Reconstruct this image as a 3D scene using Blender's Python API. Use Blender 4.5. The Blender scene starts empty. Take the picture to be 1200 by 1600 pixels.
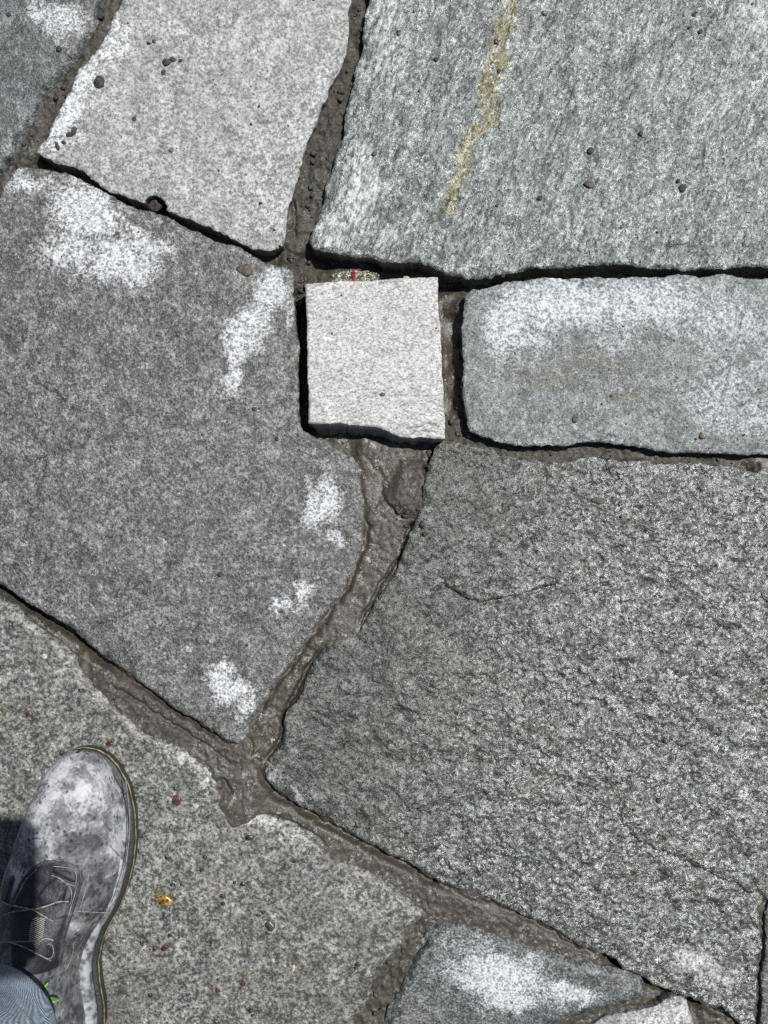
import bpy, math, random
import numpy as np
from mathutils import Vector, bvhtree

# ---------------------------------------------------------------- camera, light, exposure
S = bpy.context.scene
COL = S.collection
PX = 0.0007           # metres on the paving per photograph pixel
H = 1.05              # lens height above the paving
cam_d = bpy.data.cameras.new('camera')
cam = bpy.data.objects.new('camera', cam_d)
COL.objects.link(cam)
cam.location = (0, 0, H)
cam.rotation_euler = (0, 0, 0)
cam_d.sensor_fit = 'VERTICAL'
cam_d.sensor_height = 24
cam_d.lens = 12 * H / (800 * PX)
cam_d.clip_start = 0.02
cam_d.clip_end = 400
S.camera = cam

SUN = Vector((0.38, 0.335, 1.0)).normalized()
elev = math.asin(SUN.z)
w = bpy.data.worlds.new('World')
S.world = w
w.use_nodes = True
nt = w.node_tree
nt.nodes.clear()
sky = nt.nodes.new('ShaderNodeTexSky')
sky.sky_type = 'NISHITA'
sky.sun_disc = False
sky.sun_elevation = elev
sky.sun_rotation = math.atan2(SUN.x, SUN.y)
bgn = nt.nodes.new('ShaderNodeBackground')
bgn.inputs['Strength'].default_value = 0.05
out = nt.nodes.new('ShaderNodeOutputWorld')
nt.links.new(sky.outputs[0], bgn.inputs[0])
nt.links.new(bgn.outputs[0], out.inputs[0])
sl = bpy.data.lights.new('sun', 'SUN')
sl.energy = 5.0
sl.angle = math.radians(0.53)
sl.color = (1.0, 0.985, 0.945)
so = bpy.data.objects.new('sun', sl)
so.rotation_euler = SUN.to_track_quat('Z', 'Y').to_euler()
so.location = SUN * 6
COL.objects.link(so)
S.view_settings.view_transform = 'Standard'
S.view_settings.look = 'None'
S.view_settings.gamma = 1
S.view_settings.exposure = 0.0
S.view_settings.use_curve_mapping = False
S.cycles.max_bounces = 6
S.cycles.use_denoising = False

# ---------------------------------------------------------------- numeric helpers
rng = np.random.RandomState(7)
PERM = rng.permutation(4096)
GA = rng.rand(4096) * 2 * np.pi
GX, GY = np.cos(GA), np.sin(GA)


def perlin(x, y, seed=0):
    xi = np.floor(x).astype(np.int64); yi = np.floor(y).astype(np.int64)
    xf = x - xi; yf = y - yi

    def g(ix, iy, dx, dy):
        h = PERM[(PERM[(ix + seed * 131) & 4095] + iy) & 4095]
        return GX[h] * dx + GY[h] * dy
    u = xf * xf * xf * (xf * (xf * 6 - 15) + 10); v = yf * yf * yf * (yf * (yf * 6 - 15) + 10)
    a = g(xi, yi, xf, yf); b = g(xi + 1, yi, xf - 1, yf)
    c = g(xi, yi + 1, xf, yf - 1); d = g(xi + 1, yi + 1, xf - 1, yf - 1)
    return 1.5 * ((a + u * (b - a)) * (1 - v) + (c + u * (d - c)) * v)


def fbm(x, y, wl, octs=3, seed=0, gain=0.5, ridged=False):
    s = 0.0; a = 1.0; t = 0.0; f = 1.0 / wl
    for o in range(octs):
        n = perlin(x * f + 17.3 * o, y * f - 9.1 * o, seed + o * 7)
        if ridged:
            n = 1 - 2 * np.abs(n)
        s = s + a * n; t += a; a *= gain; f *= 2.03
    return s / t


def sstep(a, b, x):
    t = np.clip((x - a) / (b - a), 0, 1)
    return t * t * (3 - 2 * t)


def P(px, py, z=0.0):
    k = PX * (1 - z / H)
    return ((px - 600) * k, (800 - py) * k)


def PP(pts, z=0.0):
    return np.array([P(a, b, z) for a, b in pts])


def seg_dist(x, y, pts, closed=False):
    """distance to a polyline and the signed side (+ left)"""
    n = len(pts); best = np.full(x.shape, 1e9); side = np.zeros(x.shape); par = np.zeros(x.shape)
    rngk = range(n if closed else n - 1)
    for i in rngk:
        ax, ay = pts[i]; bx, by = pts[(i + 1) % n]
        dx, dy = bx - ax, by - ay
        L2 = dx * dx + dy * dy + 1e-18
        t = np.clip(((x - ax) * dx + (y - ay) * dy) / L2, 0, 1)
        ex = x - ax - t * dx; ey = y - ay - t * dy
        d = ex * ex + ey * ey
        m = d < best
        best = np.where(m, d, best)
        side = np.where(m, np.sign(dx * (y - ay) - dy * (x - ax)), side)
        par = np.where(m, (i + t) / max(1, n - 1), par)
    return np.sqrt(best), side, par


def sdf(x, y, pts):
    """positive inside"""
    d, _, _ = seg_dist(x, y, pts, True)
    ins = np.zeros(x.shape, bool)
    n = len(pts)
    for i in range(n):
        ax, ay = pts[i]; bx, by = pts[(i + 1) % n]
        c = ((ay > y) != (by > y))
        if by != ay:
            xx = (bx - ax) * (y - ay) / (by - ay) + ax
            ins ^= (c & (x < xx))
    return np.where(ins, d, -d)


def axis(lo, hi, flo, fhi, h, g=1.12, hmax=0.012):
    c = list(np.arange(flo, fhi + h, h))
    s = h; v = c[-1]; up = []
    while v < hi:
        s = min(s * g, hmax); v += s; up.append(v)
    s = h; v = c[0]; dn = []
    while v > lo:
        s = min(s * g, hmax); v -= s; dn.append(v)
    return np.array(dn[::-1] + c + up)


def mesh_np(name, V, Q, mat, parent=None, attrs=None, smooth=True, tris=False):
    me = bpy.data.meshes.new(name)
    V = np.asarray(V, np.float32); Q = np.asarray(Q, np.int32)
    k = 3 if tris else 4
    me.vertices.add(len(V)); me.vertices.foreach_set('co', V.ravel())
    me.loops.add(len(Q) * k); me.loops.foreach_set('vertex_index', Q.ravel())
    me.polygons.add(len(Q))
    me.polygons.foreach_set('loop_start', np.arange(0, len(Q) * k, k, dtype=np.int32))
    me.update(calc_edges=True)
    me.polygons.foreach_set('use_smooth', np.full(len(Q), smooth))
    if attrs:
        for an, av in attrs.items():
            at = me.attributes.new(an, 'FLOAT_COLOR', 'POINT')
            c = np.zeros((len(V), 4), np.float32); c[:, :av.shape[1]] = av
            if av.shape[1] < 4:
                c[:, 3] = 1
            at.data.foreach_set('color', c.ravel())
    me.validate()
    if mat:
        me.materials.append(mat)
    o = bpy.data.objects.new(name, me)
    COL.objects.link(o)
    if parent is not None:
        o.parent = parent
    return o


def tag(o, label=None, cat=None, group=None, kind=None):
    if label: o['label'] = label
    if cat: o['category'] = cat
    if group: o['group'] = group
    if kind: o['kind'] = kind
    return o


def sheet(name, xs, ys, sd_fn, z_fn, mat, thick=0.0, parent=None, attr_fn=None, origin=None, flare=None, rings=3, seed=0,
          skirt_shade=None):
    """a height field cut to the zero line of sd_fn, edge vertices pulled on to that line, sides carried down by thick"""
    X, Y = np.meshgrid(xs, ys)
    sd = sd_fn(X, Y)
    hx = np.gradient(xs); hy = np.gradient(ys)
    hl = np.maximum(hx[None, :], hy[:, None])
    ok = sd > -0.45 * hl
    cell = ok[:-1, :-1] & ok[1:, :-1] & ok[:-1, 1:] & ok[1:, 1:]
    ny, nx = X.shape
    idx = np.arange(nx * ny).reshape(ny, nx)
    Q = np.stack([idx[:-1, :-1][cell], idx[:-1, 1:][cell], idx[1:, 1:][cell], idx[1:, :-1][cell]], 1)
    used, inv = np.unique(Q.ravel(), return_inverse=True)
    Q = inv.reshape(-1, 4)
    x = X.ravel()[used].copy(); y = Y.ravel()[used].copy()
    h = hl.ravel()[used]
    E = np.concatenate([Q[:, [0, 1]], Q[:, [1, 2]], Q[:, [2, 3]], Q[:, [3, 0]]])
    n = len(x)
    key = np.minimum(E[:, 0], E[:, 1]).astype(np.int64) * n + np.maximum(E[:, 0], E[:, 1])
    _, first, cnt = np.unique(key, return_index=True, return_counts=True)
    B = E[first[cnt == 1]]
    bv = np.unique(B.ravel())
    e = 2e-4
    gx = np.zeros(len(bv)); gy = np.zeros(len(bv))
    for it in range(3):
        s0 = sd_fn(x[bv], y[bv])
        gx = (sd_fn(x[bv] + e, y[bv]) - s0) / e; gy = (sd_fn(x[bv], y[bv] + e) - s0) / e
        gl = np.sqrt(gx * gx + gy * gy) + 1e-6
        gx /= gl; gy /= gl
        st = np.clip(s0 / np.maximum(gl, .4), -h[bv], h[bv])
        x[bv] -= gx * st; y[bv] -= gy * st
    sdv = sd_fn(x, y)
    z = z_fn(x, y, sdv)
    V = [np.stack([x, y, z], 1)]; F = [Q]
    A = attr_fn(x, y, sdv) if attr_fn else None
    AA = [A] if A is not None else None
    if thick > 0:
        mp = np.full(n, -1); mp[bv] = np.arange(len(bv))
        base = n
        px, py, pz = x[bv], y[bv], z[bv]
        fl = flare(px, py, gx, gy) if flare is not None else np.zeros(len(bv))
        nb = fbm(px * 1.0, py * 1.0, 0.012, 2, seed + 31)
        for r in range(rings + 1):
            t = r / rings
            off = fl * t ** 0.8 + (0.0022 * nb * math.sin(math.pi * min(1, t * 1.0)) if r else 0)
            V.append(np.stack([px - gx * off, py - gy * off, pz - thick * t - (0.0008 if r == 1 else 0)], 1))
            if A is not None:
                a2 = A[bv].copy()
                if r and skirt_shade is not None:
                    a2[:, :len(skirt_shade)] = skirt_shade
                AA.append(a2)
        m = len(bv)
        a, b = mp[B[:, 0]], mp[B[:, 1]]
        for r in range(rings):
            o0 = base + r * m; o1 = o0 + m
            F.append(np.stack([b + o0, a + o0, a + o1, b + o1], 1))
    V = np.concatenate(V); F = np.concatenate(F)
    if origin is None:
        origin = (0, 0, 0)
    V = V - np.array(origin)
    o = mesh_np(name, V, F, mat, parent, {'mask': np.concatenate(AA)} if AA else None)
    o.location = origin
    return o


# ---------------------------------------------------------------- materials
def new_mat(name):
    m = bpy.data.materials.new(name)
    m.use_nodes = True
    t = m.node_tree
    t.nodes.clear()
    o = t.nodes.new('ShaderNodeOutputMaterial')
    p = t.nodes.new('ShaderNodeBsdfPrincipled')
    t.links.new(p.outputs[0], o.inputs[0])
    return m, t, p


class NT:
    def __init__(s, t):
        s.t = t
        s.co = t.nodes.new('ShaderNodeTexCoord').outputs['Object']

    def set(s, sock, v):
        if isinstance(v, bpy.types.NodeSocket):
            s.t.links.new(v, sock)
        elif isinstance(v, (tuple, list)) and len(v) == 3 and sock.type == 'RGBA':
            sock.default_value = (*v, 1)
        else:
            sock.default_value = v

    def noise(s, scale, detail=3, rough=0.55, vec=None, dist=0.0, lac=2.0):
        n = s.t.nodes.new('ShaderNodeTexNoise')
        s.set(n.inputs['Vector'], vec or s.co)
        n.inputs['Scale'].default_value = scale
        n.inputs['Detail'].default_value = detail
        n.inputs['Roughness'].default_value = rough
        n.inputs['Distortion'].default_value = dist
        n.inputs['Lacunarity'].default_value = lac
        return n.outputs['Fac']

    def voro(s, scale, feature='F1', outp='Distance', rand=1.0, vec=None):
        n = s.t.nodes.new('ShaderNodeTexVoronoi')
        n.feature = feature
        s.set(n.inputs['Vector'], vec or s.co)
        n.inputs['Scale'].default_value = scale
        n.inputs['Randomness'].default_value = rand
        return n.outputs[outp]

    def ramp(s, v, pts):
        n = s.t.nodes.new('ShaderNodeValToRGB')
        s.set(n.inputs[0], v)
        e = n.color_ramp.elements
        while len(e) < len(pts):
            e.new(0.5)
        for i, (p, c) in enumerate(pts):
            e[i].position = p
            e[i].color = (*c, 1) if isinstance(c, (tuple, list)) else (c, c, c, 1)
        return n.outputs[0]

    def map(s, v, a, b, c=0.0, d=1.0):
        n = s.t.nodes.new('ShaderNodeMapRange')
        n.interpolation_type = 'SMOOTHSTEP'
        s.set(n.inputs[0], v)
        for i, k in enumerate((a, b, c, d)):
            s.set(n.inputs[i + 1], k)
        return n.outputs[0]

    def math(s, op, a, b=0.0, c=0.0, clamp=False):
        n = s.t.nodes.new('ShaderNodeMath')
        n.operation = op
        n.use_clamp = clamp
        s.set(n.inputs[0], a); s.set(n.inputs[1], b); s.set(n.inputs[2], c)
        return n.outputs[0]

    def mix(s, f, a, b, mode='MIX'):
        n = s.t.nodes.new('ShaderNodeMix')
        n.data_type = 'RGBA'
        n.blend_type = mode
        s.set(n.inputs[0], f); s.set(n.inputs[6], a); s.set(n.inputs[7], b)
        return n.outputs[2]

    def mixf(s, f, a, b):
        n = s.t.nodes.new('ShaderNodeMix')
        n.data_type = 'FLOAT'
        s.set(n.inputs[0], f); s.set(n.inputs[2], a); s.set(n.inputs[3], b)
        return n.outputs[0]

    def attr(s, name='mask'):
        n = s.t.nodes.new('ShaderNodeAttribute')
        n.attribute_name = name
        sp = s.t.nodes.new('ShaderNodeSeparateColor')
        s.t.links.new(n.outputs['Color'], sp.inputs[0])
        return sp.outputs[0], sp.outputs[1], sp.outputs[2], n.outputs['Alpha']

    def bump(s, h, dist, strength=1.0, normal=None):
        n = s.t.nodes.new('ShaderNodeBump')
        s.set(n.inputs['Height'], h)
        n.inputs['Distance'].default_value = dist
        s.set(n.inputs['Strength'], strength)
        if normal is not None:
            s.t.links.new(normal, n.inputs['Normal'])
        return n.outputs[0]

    def stretch(s, sx, sy, sz, rot=0.0):
        n = s.t.nodes.new('ShaderNodeMapping')
        n.vector_type = 'TEXTURE'
        s.t.links.new(s.co, n.inputs[0])
        n.inputs['Rotation'].default_value = (0, 0, rot)
        n.inputs['Scale'].default_value = (sx, sy, sz)
        return n.outputs[0]

    def flakes(s, normal, scale, amount, amp):
        """tilts the normal cell by cell: mica plates lying at all angles"""
        c = s.voro(scale, outp='Color')
        v = s.t.nodes.new('ShaderNodeVectorMath'); v.operation = 'SUBTRACT'
        s.t.links.new(c, v.inputs[0]); v.inputs[1].default_value = (0.5, 0.5, 0.5)
        m = s.t.nodes.new('ShaderNodeVectorMath'); m.operation = 'SCALE'
        s.t.links.new(v.outputs[0], m.inputs[0])
        s.set(m.inputs['Scale'], s.math('MULTIPLY', amount, amp))
        a = s.t.nodes.new('ShaderNodeVectorMath'); a.operation = 'ADD'
        s.t.links.new(normal, a.inputs[0]); s.t.links.new(m.outputs[0], a.inputs[1])
        q = s.t.nodes.new('ShaderNodeVectorMath'); q.operation = 'NORMALIZE'
        s.t.links.new(a.outputs[0], q.inputs[0])
        return q.outputs[0]


def plates(t, N, p, nb, amount, grain, wc):
    """small mirror-like mica plates and wet facets lying at all angles"""
    cur = p.outputs[0]
    for scale, lo, amp, ro in ((grain * 0.85, 0.40, 0.85, 0.36), (grain * 1.75, 0.30, 0.9, 0.32)):
        gl = t.nodes.new('ShaderNodeBsdfAnisotropic')
        gl.inputs['Color'].default_value = (0.80, 0.82, 0.83, 1)
        gl.inputs['Roughness'].default_value = ro
        c = N.voro(scale, outp='Color', vec=wc)
        vv = t.nodes.new('ShaderNodeVectorMath'); vv.operation = 'MULTIPLY_ADD'
        t.links.new(c, vv.inputs[0]); vv.inputs[1].default_value = (amp, amp, 0)
        vs = t.nodes.new('ShaderNodeVectorMath'); vs.operation = 'SUBTRACT'
        t.links.new(nb, vs.inputs[0]); vs.inputs[1].default_value = (amp / 2, amp / 2, 0)
        t.links.new(vs.outputs[0], vv.inputs[2])
        q = t.nodes.new('ShaderNodeVectorMath'); q.operation = 'NORMALIZE'
        t.links.new(vv.outputs[0], q.inputs[0])
        t.links.new(q.outputs[0], gl.inputs['Normal'])
        cr = t.nodes.new('ShaderNodeSeparateColor')
        t.links.new(c, cr.inputs[0])
        f = N.math('MULTIPLY', N.map(cr.outputs[2], lo, lo + 0.12), amount)
        ms = t.nodes.new('ShaderNodeMixShader')
        t.links.new(f, ms.inputs[0]); t.links.new(cur, ms.inputs[1]); t.links.new(gl.outputs[0], ms.inputs[2])
        cur = ms.outputs[0]
    o = [n for n in t.nodes if n.type == 'OUTPUT_MATERIAL'][0]
    t.links.new(cur, o.inputs[0])


def stir(t, N, scale, amt):
    wn = t.nodes.new('ShaderNodeTexNoise')
    wn.inputs['Scale'].default_value = scale
    wn.inputs['Detail'].default_value = 2
    t.links.new(N.co, wn.inputs['Vector'])
    wv = t.nodes.new('ShaderNodeVectorMath'); wv.operation = 'MULTIPLY_ADD'
    t.links.new(wn.outputs['Color'], wv.inputs[0]); wv.inputs[1].default_value = (amt,) * 3
    t.links.new(N.co, wv.inputs[2])
    return wv.outputs[0]


def stone_mat(name, dark, mid, light, dry, tint=(0.10, 0.10, 0.07), grain=420, sparkle=1.0, rough=0.42, bump=0.0006,
              contrast=1.0, streak=None, tintamt=0.35, mica=0.0, spec=0.5, mott=0.30, cloud=0.55):
    m, t, p = new_mat(name)
    N = NT(t)
    dryA, mud, rust, drk = N.attr()
    # irregular grain: the coordinates themselves are stirred a little
    wc = stir(t, N, grain * 0.9, 0.0028)
    vec = N.stretch(*streak) if streak else None
    n1 = N.noise(grain, 4, 0.7, vec)
    n2 = N.noise(grain * 0.40, 4, 0.65, vec, 0.4)
    n3 = N.noise(9, 6, 0.7, None, 0.6)
    n5 = N.noise(70, 6, 0.78, vec, 0.8)
    n4 = N.noise(grain * 2.1, 2, 0.7)
    g = N.math('ADD', N.math('MULTIPLY', n1, 0.5), N.math('ADD', N.math('MULTIPLY', n2, 0.32), N.math('MULTIPLY', n4, 0.18)))
    k = 0.125 / contrast
    gg = N.math('ADD', g, N.math('MULTIPLY', N.math('SUBTRACT', n5, 0.5), mott))
    col = N.ramp(N.map(gg, 0.5 - k, 0.5 + k), [(0.0, dark), (0.45, mid), (1.0, light)])
    col = N.mix(N.math('MULTIPLY', N.map(n3, 0.40, 0.70), tintamt), col, N.mix(N.map(g, 0.42, 0.58), tuple(c * 0.6 for c in tint), tuple(c * 1.55 for c in tint)))
    # cloudy darker and lighter areas in the rock itself
    n6 = N.noise(34, 7, 0.74, vec, 0.5)
    n7 = N.noise(110, 3, 0.6, vec)
    cl = N.math('ADD', N.map(n6, 0.36, 0.64, 1 - cloud * 0.62, 1 + cloud * 0.75), N.map(n7, 0.36, 0.64, -cloud * 0.22, cloud * 0.22))
    hv = t.nodes.new('ShaderNodeHueSaturation')
    t.links.new(col, hv.inputs['Color']); t.links.new(cl, hv.inputs['Value'])
    col = hv.outputs[0]
    # black mica and pits
    v = N.voro(grain * 0.62, vec=wc)
    pit = N.math('MULTIPLY', N.map(v, 0.12, 0.36, 1, 0), N.map(n2, 0.44, 0.60))
    col = N.mix(N.math('MULTIPLY', pit, 0.7), col, (0.016, 0.017, 0.018))
    # dried powdery bloom: breaks up on the grain, fades out at its rim
    dd = N.math('ADD', dryA, N.math('MULTIPLY', N.math('SUBTRACT', n5, 0.5), 0.55))
    dm = N.math('ADD', dd, N.math('MULTIPLY', N.math('SUBTRACT', g, 0.5), 4.0))
    dm = N.math('MULTIPLY', N.map(dm, 0.05, 1.15), N.map(dryA, 0.02, 0.3))
    drycol = N.mix(N.map(g, 0.42, 0.56), tuple(c * 0.42 for c in dry), dry)
    drycol = N.mix(N.math('MULTIPLY', pit, 0.6), drycol, (0.06, 0.06, 0.06))
    col = N.mix(dm, col, drycol)
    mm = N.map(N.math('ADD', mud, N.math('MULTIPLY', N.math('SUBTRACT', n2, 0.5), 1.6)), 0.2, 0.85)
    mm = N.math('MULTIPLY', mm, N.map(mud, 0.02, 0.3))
    col = N.mix(N.math('MULTIPLY', mm, 0.75), col, N.mix(n1, (0.045, 0.040, 0.032), (0.12, 0.108, 0.085)))  # mud smears on the tops, and the shade painted on the stone sides
    rm = N.map(N.math('ADD', rust, N.math('MULTIPLY', N.math('SUBTRACT', g, 0.5), 3.0)), 0.2, 0.9)
    rm = N.math('MULTIPLY', rm, N.map(rust, 0.02, 0.3))
    col = N.mix(N.math('MULTIPLY', rm, 0.75), col, N.mix(N.map(n1, 0.4, 0.6), (0.07, 0.056, 0.010), (0.23, 0.19, 0.04)))
    t.links.new(col, p.inputs['Base Color'])
    r = N.mixf(dm, N.math('MULTIPLY_ADD', n2, 0.35, rough - 0.17), 0.88)
    t.links.new(r, p.inputs['Roughness'])
    p.inputs['Specular IOR Level'].default_value = spec
    wet = N.math('SUBTRACT', 1.0, N.math('MULTIPLY', dm, 0.75))
    hgt = N.math('ADD', N.math('MULTIPLY', n1, 0.7), N.math('ADD', N.math('MULTIPLY', n2, 1.3), N.math('MULTIPLY', n4, 0.35)))
    hgt = N.math('SUBTRACT', hgt, N.math('MULTIPLY', pit, 0.5))
    nb = N.bump(hgt, bump * 1.5, 1.0)
    t.links.new(nb, p.inputs['Normal'])
    if mica:
        plates(t, N, p, nb, N.math('MULTIPLY', N.math('MULTIPLY', N.math('MULTIPLY', wet, mica), drk), N.map(n5, 0.36, 0.60, 0.15, 1.2)), grain, wc)
    return m


def c3(v, r=1.0, g=1.0, b=1.0):
    return (v * r, v * g, v * b)


M = {}
M['dark_schist'] = stone_mat('dark_schist', (0.0204, 0.0247, 0.0263), (0.0578, 0.0654, 0.0680), (0.1445, 0.1573, 0.1615), (0.62, 0.64, 0.66), mica=0.04, contrast=1.15)
M['light_gneiss'] = stone_mat('light_gneiss', (0.1023, 0.1060, 0.1042), (0.2511, 0.2576, 0.2511), (0.4464, 0.4557, 0.4511), (0.70, 0.72, 0.74), (0.2139, 0.2158, 0.1906), grain=300, rough=0.6, bump=0.0005, tintamt=0.3, mica=0.02, mott=0.22, contrast=1.15, cloud=0.32)
M['grey_gneiss'] = stone_mat('grey_gneiss', (0.0208, 0.0216, 0.0208), (0.0704, 0.0728, 0.0688), (0.1800, 0.1840, 0.1760), (0.66, 0.68, 0.70), (0.0640, 0.0632, 0.0512), grain=320, rough=0.48, bump=0.0008, mica=0.06, mott=0.24, contrast=1.1, cloud=0.6)
M['green_schist'] = stone_mat('green_schist', (0.0265, 0.0328, 0.0312), (0.0858, 0.0998, 0.0944), (0.2106, 0.2301, 0.2207), (0.62, 0.64, 0.65), (0.0897, 0.0944, 0.0780), grain=310, rough=0.38, bump=0.0011, streak=(1.0, 2.2, 1.0, -0.38), mica=0.13, mott=0.26, cloud=0.45)
M['blue_schist'] = stone_mat('blue_schist', (0.0346, 0.0418, 0.0433), (0.0974, 0.1097, 0.1126), (0.2093, 0.2273, 0.2309), (0.62, 0.64, 0.67), (0.0794, 0.0809, 0.0722), grain=360, rough=0.44, bump=0.0007, mica=0.07, mott=0.2, cloud=0.35)
M['olive_schist'] = stone_mat('olive_schist', (0.0096, 0.0112, 0.0087), (0.0480, 0.0527, 0.0440), (0.1359, 0.1455, 0.1279), (0.60, 0.62, 0.61), (0.0681, 0.0651, 0.0385), grain=290, rough=0.32, bump=0.0013, mica=0.13, tintamt=0.5, mott=0.24, cloud=0.5)
M['tan_granite'] = stone_mat('tan_granite', (0.0310, 0.0318, 0.0301), (0.1032, 0.1041, 0.0972), (0.2666, 0.2649, 0.2451), (0.55, 0.55, 0.53), (0.1204, 0.1135, 0.0860), grain=250, rough=0.5, bump=0.0005, tintamt=0.5, contrast=1.5, mica=0.025, mott=0.24, cloud=0.45)
M['pale_granite'] = stone_mat('pale_granite', (0.1767, 0.1748, 0.1711), (0.4185, 0.4148, 0.4046), (0.6324, 0.6278, 0.6138), (0.7, 0.7, 0.7), (0.40, 0.39, 0.36), grain=420, rough=0.75, bump=0.0003, tintamt=0.15, contrast=1.15, mott=0.08, streak=(1.35, 0.9, 1.0, 0.06), cloud=0.14)


def mortar_mat(name, a, b, sheen=0.42, rbump=0.0005):
    m, t, p = new_mat(name)
    N = NT(t)
    rgh, pur, dryA, _ = N.attr()
    n1 = N.noise(260, 4, 0.65)
    n2 = N.noise(45, 4, 0.6)
    n4 = N.noise(700, 2, 0.6)
    col = N.mix(N.map(n1, 0.36, 0.64), a, b)
    col = N.mix(N.math('MULTIPLY', N.map(n2, 0.4, 0.62), 0.5), col, (0.070, 0.061, 0.038))
    col = N.mix(N.math('MULTIPLY', pur, N.map(n2, 0.3, 0.6)), col, (0.060, 0.047, 0.040))
    col = N.mix(N.math('MULTIPLY', N.map(n4, 0.62, 0.70), 0.25), col, (0.20, 0.18, 0.155))
    col = N.mix(N.math('MULTIPLY', rgh, 0.5), col, (0.028, 0.025, 0.020))
    t.links.new(col, p.inputs['Base Color'])
    t.links.new(N.mixf(rgh, N.math('MULTIPLY_ADD', n2, 0.3, sheen - 0.15), 0.75), p.inputs['Roughness'])
    h = N.math('ADD', n1, N.math('ADD', N.math('MULTIPLY', N.noise(520, 3, 0.6), 0.5), N.math('MULTIPLY', N.noise(110, 4, 0.65), N.math('MULTIPLY_ADD', rgh, 2.5, 0.5))))
    nb = N.bump(h, rbump, 1.0)
    t.links.new(nb, p.inputs['Normal'])
    wet = N.math('SUBTRACT', 1.0, N.math('MULTIPLY', rgh, 0.7))
    plates(t, N, p, nb, N.math('MULTIPLY', wet, N.map(N.noise(70, 3), 0.40, 0.62, 0.008, 0.06)), 330, stir(t, N, 300, 0.003))
    return m


M['mortar'] = mortar_mat('wet_mortar', (0.027, 0.0232, 0.0160), (0.068, 0.059, 0.042))


def plain_mat(name, c1, c2, scale=300, rough=0.6, bump=0.0003, det=3, lo=0.38, hi=0.62, metal=0.0, spec=0.5):
    m, t, p = new_mat(name)
    N = NT(t)
    n = N.noise(scale, det, 0.6)
    t.links.new(N.mix(N.map(n, lo, hi), c1, c2), p.inputs['Base Color'])
    p.inputs['Roughness'].default_value = rough
    p.inputs['Metallic'].default_value = metal
    p.inputs['Specular IOR Level'].default_value = spec
    t.links.new(N.bump(n, bump), p.inputs['Normal'])
    return m


M['mud_dark'] = plain_mat('dark_mud', (0.022, 0.019, 0.016), (0.060, 0.052, 0.044), 350, 0.75, 0.0012)
M['mud_brown'] = plain_mat('brown_mud', (0.05, 0.043, 0.034), (0.11, 0.095, 0.075), 350, 0.7, 0.0012)
M['amber'] = plain_mat('amber_pebble', (0.05, 0.022, 0.006), (0.34, 0.19, 0.05), 230, 0.18, 0.0004)
M['red_pebble'] = plain_mat('red_pebble', (0.035, 0.017, 0.012), (0.10, 0.046, 0.030), 250, 0.4, 0.0003)
M['black_pebble'] = plain_mat('black_pebble', (0.014, 0.014, 0.015), (0.05, 0.05, 0.052), 250, 0.35, 0.0003)
M['olive_pebble'] = plain_mat('olive_pebble', (0.08, 0.065, 0.035), (0.16, 0.135, 0.08), 250, 0.4, 0.0003)
M['cream_pebble'] = plain_mat('cream_pebble', (0.35, 0.30, 0.2), (0.6, 0.54, 0.42), 250, 0.5, 0.0003)
M['earth'] = plain_mat('site_earth', (0.09, 0.078, 0.06), (0.19, 0.17, 0.14), 9, 0.9, 0.01, 8)

# ---------------------------------------------------------------- the paving
XS = axis(-1.0, 1.0, -0.445, 0.445, 0.0014)
YS = axis(-1.15, 1.15, -0.585, 0.585, 0.0014)


def ell(x, y, e):
    """soft ellipse in photograph pixels: (cx, cy, rx, ry, angle deg, strength)"""
    cx, cy, rx, ry, an, st = e
    X, Y = P(cx, cy)
    a = math.radians(-an)
    dx, dy = x - X, y - Y
    u = (dx * math.cos(a) + dy * math.sin(a)) / (rx * PX); v = (-dx * math.sin(a) + dy * math.cos(a)) / (ry * PX)
    return st * (1 - sstep(0.15, 1.45, np.sqrt(u * u + v * v))) * 1.08


def maskof(x, y, lst, seed, warp=0.010):
    wx = fbm(x, y, 0.035, 3, seed) * warp * 2; wy = fbm(x, y, 0.035, 3, seed + 3) * warp * 2
    m = np.zeros(x.shape)
    for e in lst:
        m = np.maximum(m, ell(x + wx, y + wy, e))
    return m


def lines(x, y, lst, seed):
    """yellow or dark streaks: (points, width px, strength)"""
    m = np.zeros(x.shape)
    wx = fbm(x, y, 0.02, 2, seed) * 0.008
    for pts, wd, st in lst:
        d, _, _ = seg_dist(x + wx, y, PP(pts))
        m = np.maximum(m, st * (1 - sstep(0.3, 1.3, d / (wd * PX))))
    return m


def cut(x, y, z, lst, seed):
    """cleavage steps and cracks: (points, crack depth mm, crack width px, step mm raised on the left of the line, fade px)"""
    wx = fbm(x, y, 0.014, 3, seed + 50) * 0.0045; wy = fbm(x, y, 0.014, 3, seed + 51) * 0.0045
    for pts, dep, wd, stp, fade in lst:
        q = PP(pts)
        lo = q.min(0) - 0.09; hi = q.max(0) + 0.09
        s = (x > lo[0]) & (x < hi[0]) & (y > lo[1]) & (y < hi[1])
        if not s.any():
            continue
        d, side, par = seg_dist(x[s] + wx[s], y[s] + wy[s], q)
        taper = sstep(0, 0.18, par) * (1 - sstep(0.82, 1, par))
        dz = -dep * 1e-3 * np.exp(-(d / (wd * PX)) ** 2) * taper
        if stp:
            dz = dz + stp * 1e-3 * np.exp(-(d / (fade * PX)) ** 1.3) * (side > 0) * taper
        z[s] = z[s] + dz
    return z


pavement = None
stone_sdfs = []


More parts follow.
